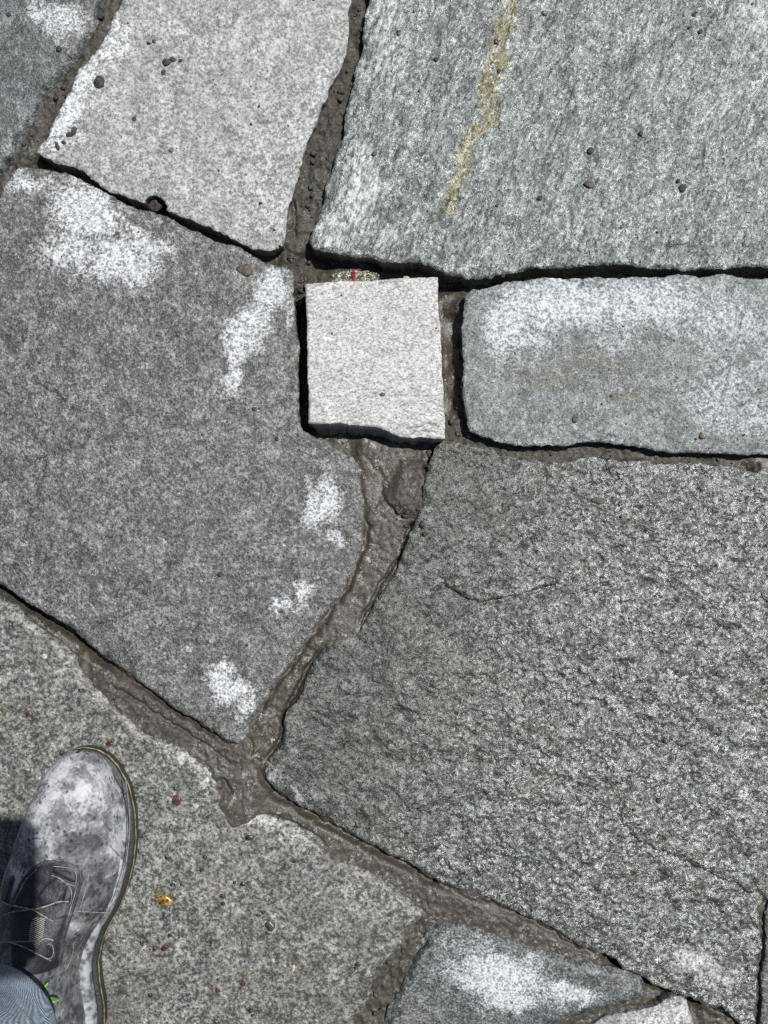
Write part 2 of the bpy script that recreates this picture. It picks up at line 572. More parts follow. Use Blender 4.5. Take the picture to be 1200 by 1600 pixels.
def flagstone(label, poly, z0, mat, seed, thick=0.045, rough=(1.2, 0.5, 0.30, 0.12), ridged=0.0, edge=(0.0018, 3.5, 0.5), dry=(), mud=(),
              rust=(), cuts=(), warp=1.0, tilt=(0, 0), name='flagstone', parent='pave', flare=None, pits=0.0, xs=None, ys=None,
              skirt_shade=None, base_dry=0.0, grow=None, ripple=None):
    pts = PP(poly, z0)
    lo = pts.min(0) - 0.008; hi = pts.max(0) + 0.008
    xs = XS if xs is None else xs; ys = YS if ys is None else ys
    xx = xs[(xs > lo[0]) & (xs < hi[0])]; yy = ys[(ys > lo[1]) & (ys < hi[1])]
    org = ((lo[0] + hi[0]) / 2, (lo[1] + hi[1]) / 2, z0)

    def sd(x, y):
        wx = (fbm(x, y, 0.035, 2, seed + 11) * 0.0035 + fbm(x, y, 0.007, 2, seed + 12) * 0.0017) * warp
        wy = (fbm(x, y, 0.035, 2, seed + 13) * 0.0035 + fbm(x, y, 0.007, 2, seed + 14) * 0.0017) * warp
        return sdf(x + wx, y + wy, pts)

    def zf(x, y, s):
        a = fbm(x, y, 0.14, 2, seed + 1) * rough[0] * 1e-3 + fbm(x, y, 0.032, 3, seed + 2) * rough[1] * 1e-3
        b = fbm(x, y, 0.011, 3, seed + 3)
        if ridged:
            b = b * (1 - ridged) + ridged * fbm(x + b * 0.003, y * 1.25, 0.009, 2, seed + 4, ridged=True)
        c = fbm(x, y, 0.0042, 2, seed + 5)
        gm = 0.55 + 0.95 * sstep(grow[0], grow[1], x / PX + 600 + 0.35 * (0 - y / PX)) if grow else 1.0
        z = z0 + a + (b * rough[2] * 1e-3 + c * rough[3] * 1e-3) * gm
        if ripple:
            an, wl, am = ripple
            u = x * math.cos(an) + y * math.sin(an); v = (-x * math.sin(an) + y * math.cos(an)) * 0.28
            z = z + (fbm(u, v, wl, 3, seed + 40) + 0.5 * fbm(u, v, wl * 0.4, 2, seed + 42, ridged=True)) * am * 1e-3
        ew = (edge[1] * PX) * (1 + edge[2] * 1.4 * fbm(x, y, 0.03, 2, seed + 6))
        ew = np.maximum(ew, 0.0008)
        t = np.clip(1 - s / ew, 0, 1)
        z = z - edge[0] * t ** 1.8 * (1 + 0.5 * fbm(x, y, 0.009, 2, seed + 8))
        # irregular spalls biting into the rim
        sp = fbm(x, y, 0.026, 3, seed + 9) - 0.20
        z = z - np.clip(sp, 0, 0.4) * 0.014 * edge[2] * np.clip(1 - s / 0.016, 0, 1)
        z = z + tilt[0] * (x - org[0]) + tilt[1] * (y - org[1])
        if pits:
            pn = fbm(x, y, 0.006, 1, seed + 20) - 0.55
            z = z - np.clip(pn, 0, 1) * pits * 1e-3
        return cut(x, y, z, cuts, seed)

    def af(x, y, s):
        d = maskof(x, y, dry, seed + 60) + base_dry
        m = maskof(x, y, mud, seed + 65)
        # mortar smeared on the rim
        rim = (1 - sstep(0.0, 0.006, s)) * np.clip(fbm(x, y, 0.05, 2, seed + 70) + 0.25, 0, 1) * 0.9
        m = np.maximum(m, rim)
        d = d * (1 - 0.8 * m)
        r = lines(x, y, rust, seed + 75) if rust else np.zeros(x.shape)
        mic = sstep(grow[0], grow[1], x / PX + 600 + 0.35 * (800 - y / PX - 800)) if grow else np.zeros(x.shape) + .5
        return np.stack([d, m, r, 0.5 + mic * (1.3 if grow else 1.0)], 1)
    par = pavement if parent == 'pave' else None
    o = sheet(name, xx, yy, sd, zf, M[mat], thick, par, af, org, flare, 4, seed, skirt_shade or (0.0, 1.0, 0.0))  # sides take the mud colour to paint in their deep shade
    if label:
        o['label'] = label
    stone_sdfs.append((lo, hi, sd))
    return o


POLY = {
 'A': [(-200, -260), (170, -260), (168, -60), (160, 0), (142, 50), (118, 88), (88, 125), (60, 162), (42, 205), (20, 240), (-5, 275), (-70, 300), (-220, 300), (-420, 260), (-420, -260)],
 'B': [(240, -280), (545, -280), (552, -60), (549, 0), (545, 50), (537, 95), (530, 112), (515, 140), (503, 165), (497, 182), (488, 203), (478, 235), (469, 262), (465, 278), (455, 305), (448, 332), (446, 362), (440, 385), (425, 389), (395, 388), (360, 371), (330, 354), (290, 341), (258, 328), (255, 314), (245, 304), (232, 305), (224, 318), (190, 304), (155, 289), (125, 267), (92, 254), (58, 238), (75, 205), (95, 170), (115, 130), (122, 110), (140, 90), (165, 55), (185, 15), (192, 0), (205, -60)],
 'C': [(-420, 330), (-200, 322), (-60, 318), (-5, 312), (5, 292), (14, 272), (32, 261), (58, 260), (100, 268), (130, 280), (165, 300), (195, 315), (225, 329), (270, 341), (300, 360), (350, 381), (380, 391), (415, 411), (440, 418), (456, 423), (460, 434), (460, 460), (463, 510), (468, 547), (467, 593), (468, 643), (473, 667), (484, 681), (510, 688), (533, 704), (553, 716), (560, 726), (561, 745), (565, 767), (568, 797), (571, 822), (568, 849), (557, 872), (549, 896), (540, 919), (522, 942), (508, 963), (490, 986), (473, 1009), (449, 1044), (429, 1071), (409, 1099), (392, 1130), (381, 1156), (372, 1162), (358, 1160), (333, 1143), (313, 1129), (290, 1115), (267, 1101), (243, 1081), (227, 1070), (200, 1051), (167, 1030), (140, 1008), (110, 983), (83, 965), (53, 948), (30, 933), (0, 912), (-60, 872), (-150, 820), (-300, 770), (-420, 740)],
 'D': [(590, -280), (1330, -280), (1560, -150), (1560, 380), (1400, 428), (1280, 425), (1200, 422), (1180, 418), (1150, 416), (1100, 420), (1060, 421), (1030, 418), (990, 414), (950, 415), (900, 419), (840, 419), (800, 426), (765, 435), (730, 437), (700, 427), (675, 417), (640, 409), (600, 409), (550, 400), (505, 394), (490, 388), (484, 378), (487, 360), (500, 330), (511, 290), (522, 250), (536, 212), (543, 170), (553, 118), (566, 68), (575, 10), (582, -60)],
 'E': [(1560, 440), (1300, 434), (1200, 434), (1137, 431), (1075, 431), (992, 433), (908, 435), (837, 435), (792, 440), (762, 449), (737, 455), (728, 464), (725, 505), (723, 547), (725, 613), (727, 651), (733, 674), (754, 682), (779, 690), (804, 696), (846, 697), (887, 696), (912, 691), (950, 692), (992, 697), (1017, 702), (1054, 707), (1117, 709), (1200, 711), (1320, 712), (1560, 700)],
 'G': [(-420, 780), (-300, 800), (-150, 850), (-60, 905), (0, 936), (20, 945), (38, 965), (60, 981), (83, 994), (100, 1008), (116, 1024), (118, 1042), (133, 1058), (150, 1072), (167, 1091), (187, 1111), (213, 1134), (240, 1150), (267, 1163), (293, 1175), (317, 1190), (333, 1203), (343, 1220), (348, 1240), (350, 1262), (366, 1284), (380, 1279), (390, 1273), (413, 1272), (433, 1280), (460, 1292), (487, 1310), (513, 1330), (533, 1344), (577, 1363), (600, 1378), (617, 1387), (637, 1403), (650, 1418), (662, 1431), (650, 1444), (634, 1460), (632, 1478), (613, 1495), (593, 1517), (580, 1532), (577, 1552), (568, 1574), (553, 1600), (525, 1680), (480, 1800), (300, 1880), (-100, 1880), (-420, 1850)],
 'H': [(686, 1446), (700, 1443), (733, 1449), (767, 1459), (800, 1469), (833, 1481), (867, 1492), (900, 1502), (937, 1511), (972, 1518), (993, 1523), (1006, 1532), (1014, 1546), (1010, 1558), (996, 1565), (972, 1575), (937, 1582), (908, 1589), (879, 1599), (830, 1630), (760, 1720), (700, 1800), (640, 1860), (560, 1860), (552, 1760), (580, 1660), (600, 1600), (607, 1583), (623, 1553), (637, 1527), (650, 1497), (667, 1476), (676, 1460)],
 'I': [(1066, 1557), (1072, 1563), (1077, 1579), (1083, 1600), (1094, 1650), (1100, 1760), (1060, 1860), (800, 1870), (745, 1850), (800, 1750), (860, 1660), (915, 1607), (937, 1597), (955, 1589), (981, 1585), (1010, 1578), (1025, 1570), (1048, 1560)],
 'J': [(687, 688), (710, 690), (742, 696), (760, 700), (788, 714), (824, 719), (861, 723), (888, 719), (925, 713), (962, 717), (1008, 719), (1026, 728), (1063, 723), (1108, 726), (1141, 728), (1159, 736), (1187, 738), (1230, 742), (1400, 748), (1560, 760), (1560, 1250), (1380, 1300), (1260, 1350), (1205, 1400), (1185, 1420), (1188, 1455), (1187, 1500), (1183, 1530), (1180, 1560), (1178, 1600), (1182, 1680), (1186, 1740), (1172, 1680), (1156, 1604), (1145, 1588), (1127, 1574), (1104, 1572), (1092, 1562), (1072, 1556), (1051, 1549), (1031, 1540), (1005, 1528), (975, 1513), (964, 1500), (937, 1485), (914, 1482), (879, 1460), (850, 1441), (820, 1431), (793, 1417), (767, 1403), (740, 1393), (700, 1382), (660, 1364), (643, 1348), (623, 1337), (607, 1333), (573, 1315), (540, 1297), (507, 1280), (480, 1265), (453, 1248), (433, 1237), (417, 1221), (411, 1206), (414, 1191), (428, 1178), (441, 1161), (446, 1133), (450, 1108), (467, 1090), (477, 1063), (490, 1037), (502, 1018), (513, 1003), (540, 1000), (559, 989), (572, 972), (581, 957), (592, 937), (607, 910), (622, 884), (633, 861), (642, 835), (651, 811), (659, 790), (662, 767), (664, 744), (671, 724), (680, 703)],
 'K': [(1204, 1404), (1265, 1364), (1390, 1312), (1560, 1262), (1560, 1800), (1300, 1860), (1206, 1850), (1194, 1740), (1189, 1600), (1191, 1545), (1195, 1500), (1197, 1455), (1195, 1425)],
 'L': [(1115, 1640), (1150, 1612), (1166, 1690), (1190, 1760), (1192, 1860), (1080, 1865), (1110, 1770)],
}

# mortar: photograph px, height in mm, roughness, purple
MC = [(170, 20, -14, .8, 0), (120, 120, -12, .8, 0), (80, 170, -12, .9, 0), (40, 230, -9, .8, 0), (5, 285, -12, .8, 0), (-100, 310, -14, .8, 0), (185, -100, -14, .8, 0),
      (75, 252, -30, .8, 0), (150, 292, -32, .5, 0), (238, 322, -26, 1, 0), (330, 366, -32, .5, 0), (420, 402, -22, .8, 0),
      (565, 0, -11, 1, 0), (553, 80, -11, 1, 0), (535, 130, -11, 1, 0), (517, 180, -10, 1, 0), (500, 235, -9, 1, 0), (485, 290, -9, .9, 0), (466, 340, -10, .6, 0), (462, 380, -12, .8, 0), (450, 408, -14, 1, 0), (565, -150, -12, 1, 0),
      (478, 405, -24, 1, 0), (505, 430, -20, 1, 0), (500, 405, -32, 1, 0), (560, 425, -22, 1, 0), (620, 425, -30, .8, 0), (700, 438, -32, .8, 0), (760, 445, -28, 1, 0),
      (800, 430, -38, .6, 0), (900, 425, -40, .4, 0), (1050, 422, -40, .4, 0), (1200, 425, -40, .4, 0), (1450, 430, -35, .4, 0),
      (468, 440, -12, 1, .4), (472, 462, -20, 1, .2), (473, 490, -42, .4, 0), (475, 560, -42, .4, 0), (475, 640, -40, .4, 0), (497, 690, -20, .5, 0), (520, 600, -42, .4, 0), (600, 560, -42, .4, 0), (600, 640, -40, .4, 0),
      (540, 698, -16, .3, 0), (575, 702, -9, .2, 0), (610, 705, -8, .2, 0), (655, 700, -13, .5, 0),
      (704, 460, -20, .3, 0), (704, 500, -19, .02, 0), (704, 560, -19, .02, 0), (706, 630, -17, .05, 0), (716, 668, -9, 1, 0), (700, 690, -8, 1, 0), (740, 690, -7, 1, .2), (660, 560, -42, .1, 0),
      (720, 480, -9, .8, 0), (719, 560, -8, .8, 0), (721, 630, -7, .9, 0),
      (800, 706, -8, .8, .2), (900, 706, -8, .8, .2), (1000, 711, -7, .8, .2), (1100, 719, -8, .8, .2), (1165, 730, -9, .6, 0), (1190, 726, -3, .02, .8), (1400, 730, -8, .5, 0),
      (585, 750, -9, .05, 0), (600, 730, -8, .2, 0), (640, 770, -1.0, .7, .9), (650, 740, -2, .5, .9), (610, 820, -6, .3, .4), (600, 880, -6, .2, .4), (560, 940, -5.5, .2, .2), (520, 990, -4.5, .2, .8), (470, 1040, -4, .3, .2), (430, 1100, -4, .4, 0), (412, 1150, -4, .2, 0), (400, 1190, -3, .2, 0),
      (30, 940, -15, .3, 0), (100, 995, -12, .3, 0), (145, 1040, -7, .3, 0), (165, 1060, -4, .6, .2), (210, 1090, -3.5, .7, .8), (270, 1140, -3.5, .6, .9), (330, 1172, -3.5, .5, .8), (370, 1185, -3, .4, .4), (-150, 840, -15, .3, 0),
      (385, 1225, -1.0, .3, .9), (362, 1265, 0.6, .3, .4), (345, 1230, -2, .5, .5),
      (440, 1262, -5, .25, .3), (500, 1300, -4.5, .2, .1), (560, 1335, -5, .25, .3), (620, 1370, -5, .35, .6), (680, 1400, -5, .4, .8), (760, 1430, -5, .4, .8), (850, 1468, -5, .4, .8), (920, 1495, -6, .4, .5), (975, 1520, -9, .4, .3),
      (655, 1450, -9, .6, 0), (615, 1510, -8, .8, 0), (590, 1560, -8, .8, 0), (575, 1600, -8, .8, 0), (540, 1740, -10, .8, 0), (668, 1435, -5, .4, 0),
      (1035, 1553, -16, .5, 0), (980, 1580, -8, .5, 0), (930, 1592, -6, .5, 0), (830, 1670, -8, .5, 0),
      (1195, 1430, -7, .6, 0), (1193, 1500, -9, .6, 0), (1190, 1580, -9, .6, 0), (1088, 1575, -14, .6, 0), (1120, 1595, -8, .4, .3), (1105, 1640, -9, .4, .3), (1195, 1700, -15, .6, 0), (1400, 1290, -12, .6, 0)]
MCA = np.array(MC, float)
MXY = np.stack([(MCA[:, 0] - 600) * PX, (800 - MCA[:, 1]) * PX], 1)
MCUTS = [([(557, 712), (563, 745), (569, 797), (573, 824), (570, 850), (559, 873), (551, 897), (542, 920), (524, 943), (510, 964), (492, 987), (475, 1010), (451, 1045), (431, 1072), (411, 1100), (394, 1132), (383, 1158)], 4.5, 5, 0, 0), ([(700, 700), (760, 706), (790, 720), (861, 729), (925, 719), (1008, 725), (1063, 729), (1141, 735)], 2.0, 3, 0, 0),
         ([(-160, 830), (-60, 888), (0, 926), (53, 960), (110, 995), (167, 1042), (215, 1072)], 15, 6, 0, 0), ([(190, 1055), (227, 1080), (267, 1110), (313, 1138), (340, 1156)], 7, 3, 0, 0),
         ([(405, 1195), (408, 1215), (430, 1246), (453, 1258), (507, 1290), (573, 1325), (607, 1343), (643, 1360), (665, 1378), (700, 1392), (740, 1402)], 11, 5, 0, 0), ([(730, 1399), (793, 1426), (850, 1451), (900, 1485), (940, 1497)], 5, 3, 0, 0),
         ([(935, 1493), (965, 1512), (1005, 1538), (1051, 1556), (1100, 1578), (1150, 1598)], 14, 7, 0, 0),
         ([(508, 1005), (496, 1022), (482, 1043), (470, 1068), (456, 1095), (444, 1115), (440, 1140), (434, 1165), (420, 1182), (406, 1195)], 8, 3.5, 0, 0), ([(650, 800), (640, 830), (625, 868), (600, 908), (575, 955), (553, 985)], 6, 2.0, 0, 0),
([(673, 748), (668, 735), (674, 712), (684, 697)], 9, 4.5, 0, 0), ([(594, 768), (604, 786), (622, 802)], 4, 2.5, 1.2, 20), ([(640, 815), (648, 832), (646, 845)], 5, 3, 0, 0),
         ([(160, 1062), (190, 1085), (215, 1098), (250, 1122), (290, 1146), (330, 1172), (368, 1204)], 5, 2.2, 0, 0),
         ([(190, 1052), (230, 1078), (262, 1106), (300, 1128), (340, 1158), (372, 1168)], 6, 3.0, 0, 0),
         ([(344, 1212), (352, 1232), (362, 1240)], 6, 3.5, 0, 0), ([(385, 1150), (393, 1165), (391, 1185)], 3, 2.5, 0, 0),
         ([(470, 1010), (490, 1020), (475, 1032)], 2, 3, 0, 0), ([(560, 1300), (590, 1322), (640, 1356)], 2, 2.5, 0, 0), ([(700, 1395), (760, 1418), (850, 1450)], 2, 3, 0.8, 20),
         ([(395, 1275), (430, 1278), (480, 1300), (520, 1330)], 3, 2.0, 0, 0), ([(1188, 722), (1184, 735), (1170, 740)], 6, 2.5, 0, 0),
         ([(560, 705), (600, 745), (590, 780)], 1.5, 3, 0, 0), ([(455, 300), (460, 340), (458, 370)], 5, 2.5, 0, 0)]


def mortar_fields(x, y):
    shp = x.shape; x = x.ravel(); y = y.ravel()
    w_ = np.zeros(x.shape); acc = np.zeros((3,) + x.shape)
    for k in range(len(MXY)):
        d2 = (x - MXY[k, 0]) ** 2 + (y - MXY[k, 1]) ** 2 + 3e-5
        ww = d2 ** -2.2
        w_ += ww
        for j in range(3):
            acc[j] += ww * MCA[k, 2 + j]
    acc /= w_
    return [a.reshape(shp) for a in acc]


def build_pavement():
    global pavement
    xs = axis(-0.72, 0.72, -0.445, 0.445, 0.0015); ys = axis(-0.78, 0.78, -0.585, 0.585, 0.0015)
    X, Y = np.meshgrid(xs, ys)
    mh, mr, mp = mortar_fields(X[::3, ::3], Y[::3, ::3])
    # bilinear up from the coarse fields
    def up(a):
        ii = np.clip(np.arange(X.shape[0]) / 3.0, 0, a.shape[0] - 1.001); jj = np.clip(np.arange(X.shape[1]) / 3.0, 0, a.shape[1] - 1.001)
        i0 = ii.astype(int); j0 = jj.astype(int); fi = (ii - i0)[:, None]; fj = (jj - j0)[None, :]
        A = a[i0][:, j0]; B = a[i0 + 1][:, j0]; C = a[i0][:, j0 + 1]; D = a[i0 + 1][:, j0 + 1]
        return (A * (1 - fi) + B * fi) * (1 - fj) + (C * (1 - fi) + D * fi) * fj
    mh, mr, mp = up(mh), up(mr), up(mp)
    # how deep under a stone
    ins = np.full(X.shape, -1.0)
    for k, pl in POLY.items():
        q = PP(pl)
        lo = q.min(0); hi = q.max(0)
        s = (X > lo[0]) & (X < hi[0]) & (Y > lo[1]) & (Y < hi[1])
        d = sdf(X[s], Y[s], q)
        ins[s] = np.maximum(ins[s], d)
    z = mh * 1e-3
    z += fbm(X, Y, 0.05, 2, 301) * 0.0012
    cl = fbm(X, Y, 0.013, 4, 303, 0.62)
    cl2 = fbm(X + cl * 0.004, Y, 0.010, 3, 305, 0.6, ridged=True)
    z += mr * (cl * 0.0048 + cl2 * 0.0034) + (1 - mr) * (fbm(X, Y, 0.02, 3, 307) * 0.0007 + fbm(X, Y, 0.0055, 2, 309) * 0.00035)
    zf = cut(X.ravel(), Y.ravel(), z.ravel().copy(), MCUTS, 333).reshape(z.shape)
    # sinks under the stones
    z = zf - np.clip(ins - 0.006, 0, 0.02) * 1.2
    keep = ins < 0.016
    cell = keep[:-1, :-1] | keep[1:, :-1] | keep[:-1, 1:] | keep[1:, 1:]
    ny, nx = X.shape
    idx = np.arange(nx * ny).reshape(ny, nx)
    Q = np.stack([idx[:-1, :-1][cell], idx[:-1, 1:][cell], idx[1:, 1:][cell], idx[1:, :-1][cell]], 1)
    used, inv = np.unique(Q.ravel(), return_inverse=True)
    V = np.stack([X.ravel()[used], Y.ravel()[used], z.ravel()[used]], 1)
    A = np.stack([mr.ravel()[used], mp.ravel()[used], np.zeros(len(used))], 1)
    pavement = mesh_np('pavement', V, inv.reshape(-1, 4), M['mortar'], None, {'mask': A})
    tag(pavement, 'crazy paving of irregular grey flagstones set in fresh wet brown mortar', kind='structure')


build_pavement()

# the site ground under and beyond the paving
def ground():
    xs = np.concatenate([-np.geomspace(60, 1.1, 26), np.linspace(-1.0, 1.0, 30), np.geomspace(1.1, 60, 26)])
    X, Y = np.meshgrid(xs, xs)
    z = -0.052 + fbm(X, Y, 0.9, 3, 401) * 0.01 * (np.maximum(abs(X), abs(Y)) > 0.95)
    n = len(xs); idx = np.arange(n * n).reshape(n, n)
    Q = np.stack([idx[:-1, :-1].ravel(), idx[:-1, 1:].ravel(), idx[1:, 1:].ravel(), idx[1:, :-1].ravel()], 1)
    g = mesh_np('ground', np.stack([X.ravel(), Y.ravel(), z.ravel()], 1), Q, M['earth'])
    tag(g, 'bare brown earth of the building site around the paving', kind='structure')


ground()

flagstone('dark blue-grey flagstone in the top left corner with a white dry patch', POLY['A'], -0.002, 'dark_schist', 101, edge=(0.008, 16, 0.5),
          dry=[(95, 30, 42, 26, 10, 0.85), (65, 8, 30, 20, 0, 0.8), (120, 45, 30, 18, 0, 0.6), (5, 225, 14, 12, 0, .35)], mud=[(5, 110, 30, 18, 0, .5)], rough=(1.6, 0.8, 0.35, 0.15))
flagstone('light grey flagstone at top left of the joint junction', POLY['B'], 0.004, 'light_gneiss', 112,
          dry=[(110, 165, 30, 100, 28, 0.8), (90, 215, 40, 30, 0, 0.75), (175, 70, 30, 60, 28, 0.55), (420, 250, 70, 120, 20, 0.22), (500, 150, 20, 60, 20, .45), (400, 350, 60, 30, 0, .3)],
          mud=[(200, 187, 14, 5, 0, .6), (268, 100, 12, 9, 0, .55)], rough=(1.2, 0.4, 0.25, 0.12), edge=(0.0012, 3, 0.5), pits=0.6)
flagstone('large mid-grey flagstone left of the pale block with white dry patches', POLY['C'], 0.003, 'grey_gneiss', 123,
          dry=[(135, 335, 70, 52, 25, 1.0), (190, 410, 65, 38, 0, 0.95), (45, 285, 42, 22, 0, .75), (235, 375, 60, 26, 20, .8), (110, 395, 60, 40, 0, .8), (425, 455, 30, 42, 40, .95), (385, 520, 30, 60, 22, .95), (365, 580, 20, 42, 15, .85),
               (455, 485, 10, 30, 0, .6), (505, 785, 27, 46, 12, .98), (527, 850, 18, 18, 0, .65), (480, 925, 22, 26, 40, .9), (440, 948, 28, 16, 0, .8), (355, 1070, 26, 42, -15, 1.0), (378, 1105, 20, 30, 0, .75), (300, 1018, 10, 10, 0, .45), (120, 620, 60, 60, 0, .16), (330, 640, 80, 90, 0, .14)],
          mud=[(35, 345, 45, 45, 0, .5), (30, 440, 45, 60, 0, .45), (385, 424, 15, 10, 0, .95), (465, 430, 5, 12, 0, .5), (450, 560, 20, 60, 0, .25)],
          cuts=[([(50, 599), (62, 602), (80, 612), (95, 622), (106, 630)], 3.4, 2.0, 0.3, 12), ([(145, 984), (165, 973), (190, 964), (220, 957)], 2.2, 2.0, 1.0, 16), ([(402, 553), (415, 557), (434, 553)], 1.5, 1.5, 0.4, 10), ([(420, 608), (438, 611), (450, 609)], .9, 1.5, 0, 0),
                ([(112, 983), (122, 984), (128, 990)], 1.5, 1.5, 0, 0), ([(70, 400), (85, 425), (105, 428), (140, 410)], 0.7, 2, 0.8, 25), ([(340, 780), (370, 765), (395, 760)], .7, 1.5, 0.3, 12)],
          rough=(2.2, 0.9, 0.4, 0.2), edge=(0.0018, 4, 0.5))
flagstone('large green-grey glittering flagstone at upper right with a yellow streak', POLY['D'], 0.004, 'green_schist', 134,
          dry=[(560, 300, 34, 100, 12, .75), (605, 60, 38, 110, 0, .5), (530, 365, 40, 24, 0, .8), (1180, 40, 50, 70, 0, .5), (1120, 160, 50, 60, 0, .26), (740, 340, 60, 60, 0, .2), (900, 350, 90, 50, 20, .22), (600, 370, 50, 20, 0, .45), (520, 380, 30, 15, 0, .8)],
          rust=[([(802, -10), (795, 25), (783, 60), (778, 75)], 17, .78), ([(780, 92), (768, 115), (762, 150), (768, 185)], 24, .80), ([(745, 205), (730, 225), (722, 260), (713, 290), (700, 325)], 15, 1.0)],
          cuts=[([(1108, 404), (1092, 391), (1062, 387), (1028, 384)], 2.2, 3, -0.1, 20), ([(880, 410), (905, 397), (935, 400)], 1.5, 3, 0, 0), ([(1000, 300), (1015, 250), (1020, 190), (1045, 120)], .5, 4, 0.5, 40), ([(1022, 118), (1030, 135), (1040, 140)], .8, 2, 0, 0)],
          mud=[(820, 50, 30, 14, 0, .35), (885, 405, 14, 8, 0, .7)],
          rough=(3.0, 1.3, 1.1, 0.55), ripple=(-0.38, 0.019, 2.4), ridged=0.35, edge=(0.002, 4, 0.7))
flagstone('blue-grey oblong flagstone right of the pale block', POLY['E'], 0.009, 'blue_schist', 145,
          dry=[(880, 478, 130, 46, 0, 1.0), (790, 505, 40, 56, 0, 1.0), (1010, 475, 110, 44, 0, .85), (1130, 500, 90, 60, 0, .55), (1120, 620, 55, 70, 30, .55), (960, 530, 60, 25, 0, .45), (830, 540, 40, 20, 0, .7), (1180, 650, 40, 40, 0, .5), (1190, 560, 20, 30, 0, .5)],
          mud=[(920, 578, 70, 24, 4, 1.0), (860, 596, 70, 26, -5, .8), (990, 618, 40, 16, 0, .85), (895, 655, 9, 16, 0, .8), (915, 622, 16, 8, 0, .6), (740, 560, 12, 60, 0, .5), (850, 620, 60, 20, 0, .35)],
          cuts=[([(1095, 585), (1120, 560), (1145, 575), (1150, 600)], .5, 2.5, 0.6, 14)], rough=(2.4, 1.2, 0.7, 0.35), edge=(0.0009, 2.5, 0.5))
flagstone('tan-grey speckled flagstone under the boot', POLY['G'], 0.001, 'tan_granite', 156,
          dry=[(415, 1283, 34, 10, 10, .85), (330, 1215, 16, 20, 30, .65), (110, 1010, 20, 16, 0, .5), (160, 1085, 30, 12, 40, .4), (560, 1390, 60, 30, 20, .28), (620, 1420, 30, 20, 0, .3), (380, 1390, 120, 60, 0, .10), (300, 1190, 40, 12, 30, .5), (455, 1305, 30, 10, 30, .45)],
          mud=[(170, 1560, 90, 60, 0, .6), (360, 1272, 28, 22, 0, .8), (50, 1010, 24, 20, 40, .5), (30, 1220, 50, 60, 0, .35), (520, 1345, 30, 8, 30, .8), (245, 1470, 60, 40, 0, .3), (40, 1290, 40, 60, 0, .5)],
          cuts=[([(112, 1048), (80, 1042), (60, 1030), (44, 1014)], .8, 2, 0.9, 16), ([(82, 1094), (92, 1075), (110, 1062)], .8, 2, 0.7, 14), ([(262, 1190), (285, 1203), (310, 1218)], .6, 2, 0.9, 14), ([(540, 1300), (545, 1330), (575, 1350)], .0, 2, 0.0, 14), ([(438, 1300), (442, 1312), (455, 1320)], .8, 2, .4, 10)],
          rough=(1.5, 0.6, 0.28, 0.10), edge=(0.006, 12, 0.6), pits=1.0)
flagstone('grey flagstone at the bottom with a bright white dry patch', POLY['H'], 0.001, 'dark_schist', 167,
          dry=[(775, 1525, 75, 40, 8, 1.0), (740, 1500, 36, 20, 0, .7), (885, 1552, 45, 18, 5, .9), (800, 1560, 50, 22, 0, .9), (720, 1470, 60, 16, 10, .25)], mud=[(890, 1590, 30, 8, -10, .4)],
          rough=(1.4, 0.6, 0.3, 0.14), edge=(0.006, 12, 0.6), base_dry=0.16)
flagstone('small pale grey flagstone at the bottom edge', POLY['I'], 0.003, 'light_gneiss', 178, dry=[(1040, 1585, 50, 30, 0, .5)], rough=(1.5, 0.7, 0.3, 0.14), edge=(0.003, 6, 0.6))
flagstone('very large olive-grey glittering flagstone filling the lower right', POLY['J'], 0.001, 'olive_schist', 189,
          dry=[(1085, 1505, 48, 26, 15, .85), (1050, 1490, 26, 16, 0, .5), (1130, 1530, 30, 24, 0, .55), (650, 1360, 40, 8, 30, .45), (430, 1215, 20, 24, 40, .4), (470, 1250, 40, 7, 32, .35), (580, 1320, 60, 6, 28, .35)],
          mud=[(760, 800, 60, 50, 0, .28), (700, 730, 40, 30, 0, .4), (935, 784, 16, 9, 0, .95), (920, 1208, 8, 26, 0, .8), (1110, 780, 40, 14, -20, .55), (735, 942, 22, 7, 5, .6), (520, 1030, 26, 26, 30, .4), (537, 1045, 10, 8, 0, .8), (945, 1447, 12, 12, 0, .6), (985, 1258, 12, 10, 0, .6), (1175, 1400, 20, 24, 40, .6), (980, 870, 14, 10, 0, .3), (1180, 1010, 14, 8, 0, .6)],
          rust=[([(690, 783), (700, 790)], 12, .3), ([(965, 1237), (985, 1262)], 8, .35), ([(1178, 1385), (1190, 1420)], 9, .4), ([(740, 940), (750, 944)], 7, .35)],
          cuts=[([(885, 895), (855, 918), (822, 928), (790, 937), (750, 942), (725, 933), (700, 918), (684, 897)], 3.2, 2.8, -0.0, 20), ([(885, 893), (855, 916), (822, 926), (790, 935), (750, 940), (725, 931), (700, 916), (684, 895)], 0.0, 2, -4.0, 45),
                ([(1095, 1205), (1068, 1210), (1045, 1226), (1010, 1234), (968, 1240)], 2.6, 2.6, -2.6, 30), ([(968, 1244), (972, 1285), (1000, 1312), (1050, 1335), (1105, 1358), (1160, 1385), (1192, 1415)], 1.6, 5, 4.5, 45),
                ([(1104, 1344), (1110, 1334), (1120, 1326)], 3.0, 3, 0.5, 10), ([(1168, 1360), (1178, 1385), (1198, 1412)], 2.0, 4, 1.0, 30), ([(1000, 840), (1040, 850), (1090, 900)], .4, 4, .8, 40), ([(880, 1050), (960, 1080), (1050, 1080)], .4, 5, .8, 40), ([(760, 1130), (860, 1180), (930, 1260)], .4, 5, .8, 50)],
          rough=(5.0, 4.6, 1.9, 0.85), ridged=0.35, ripple=(0.9, 0.024, 1.6), grow=(640, 1020), edge=(0.0018, 4, 0.6))
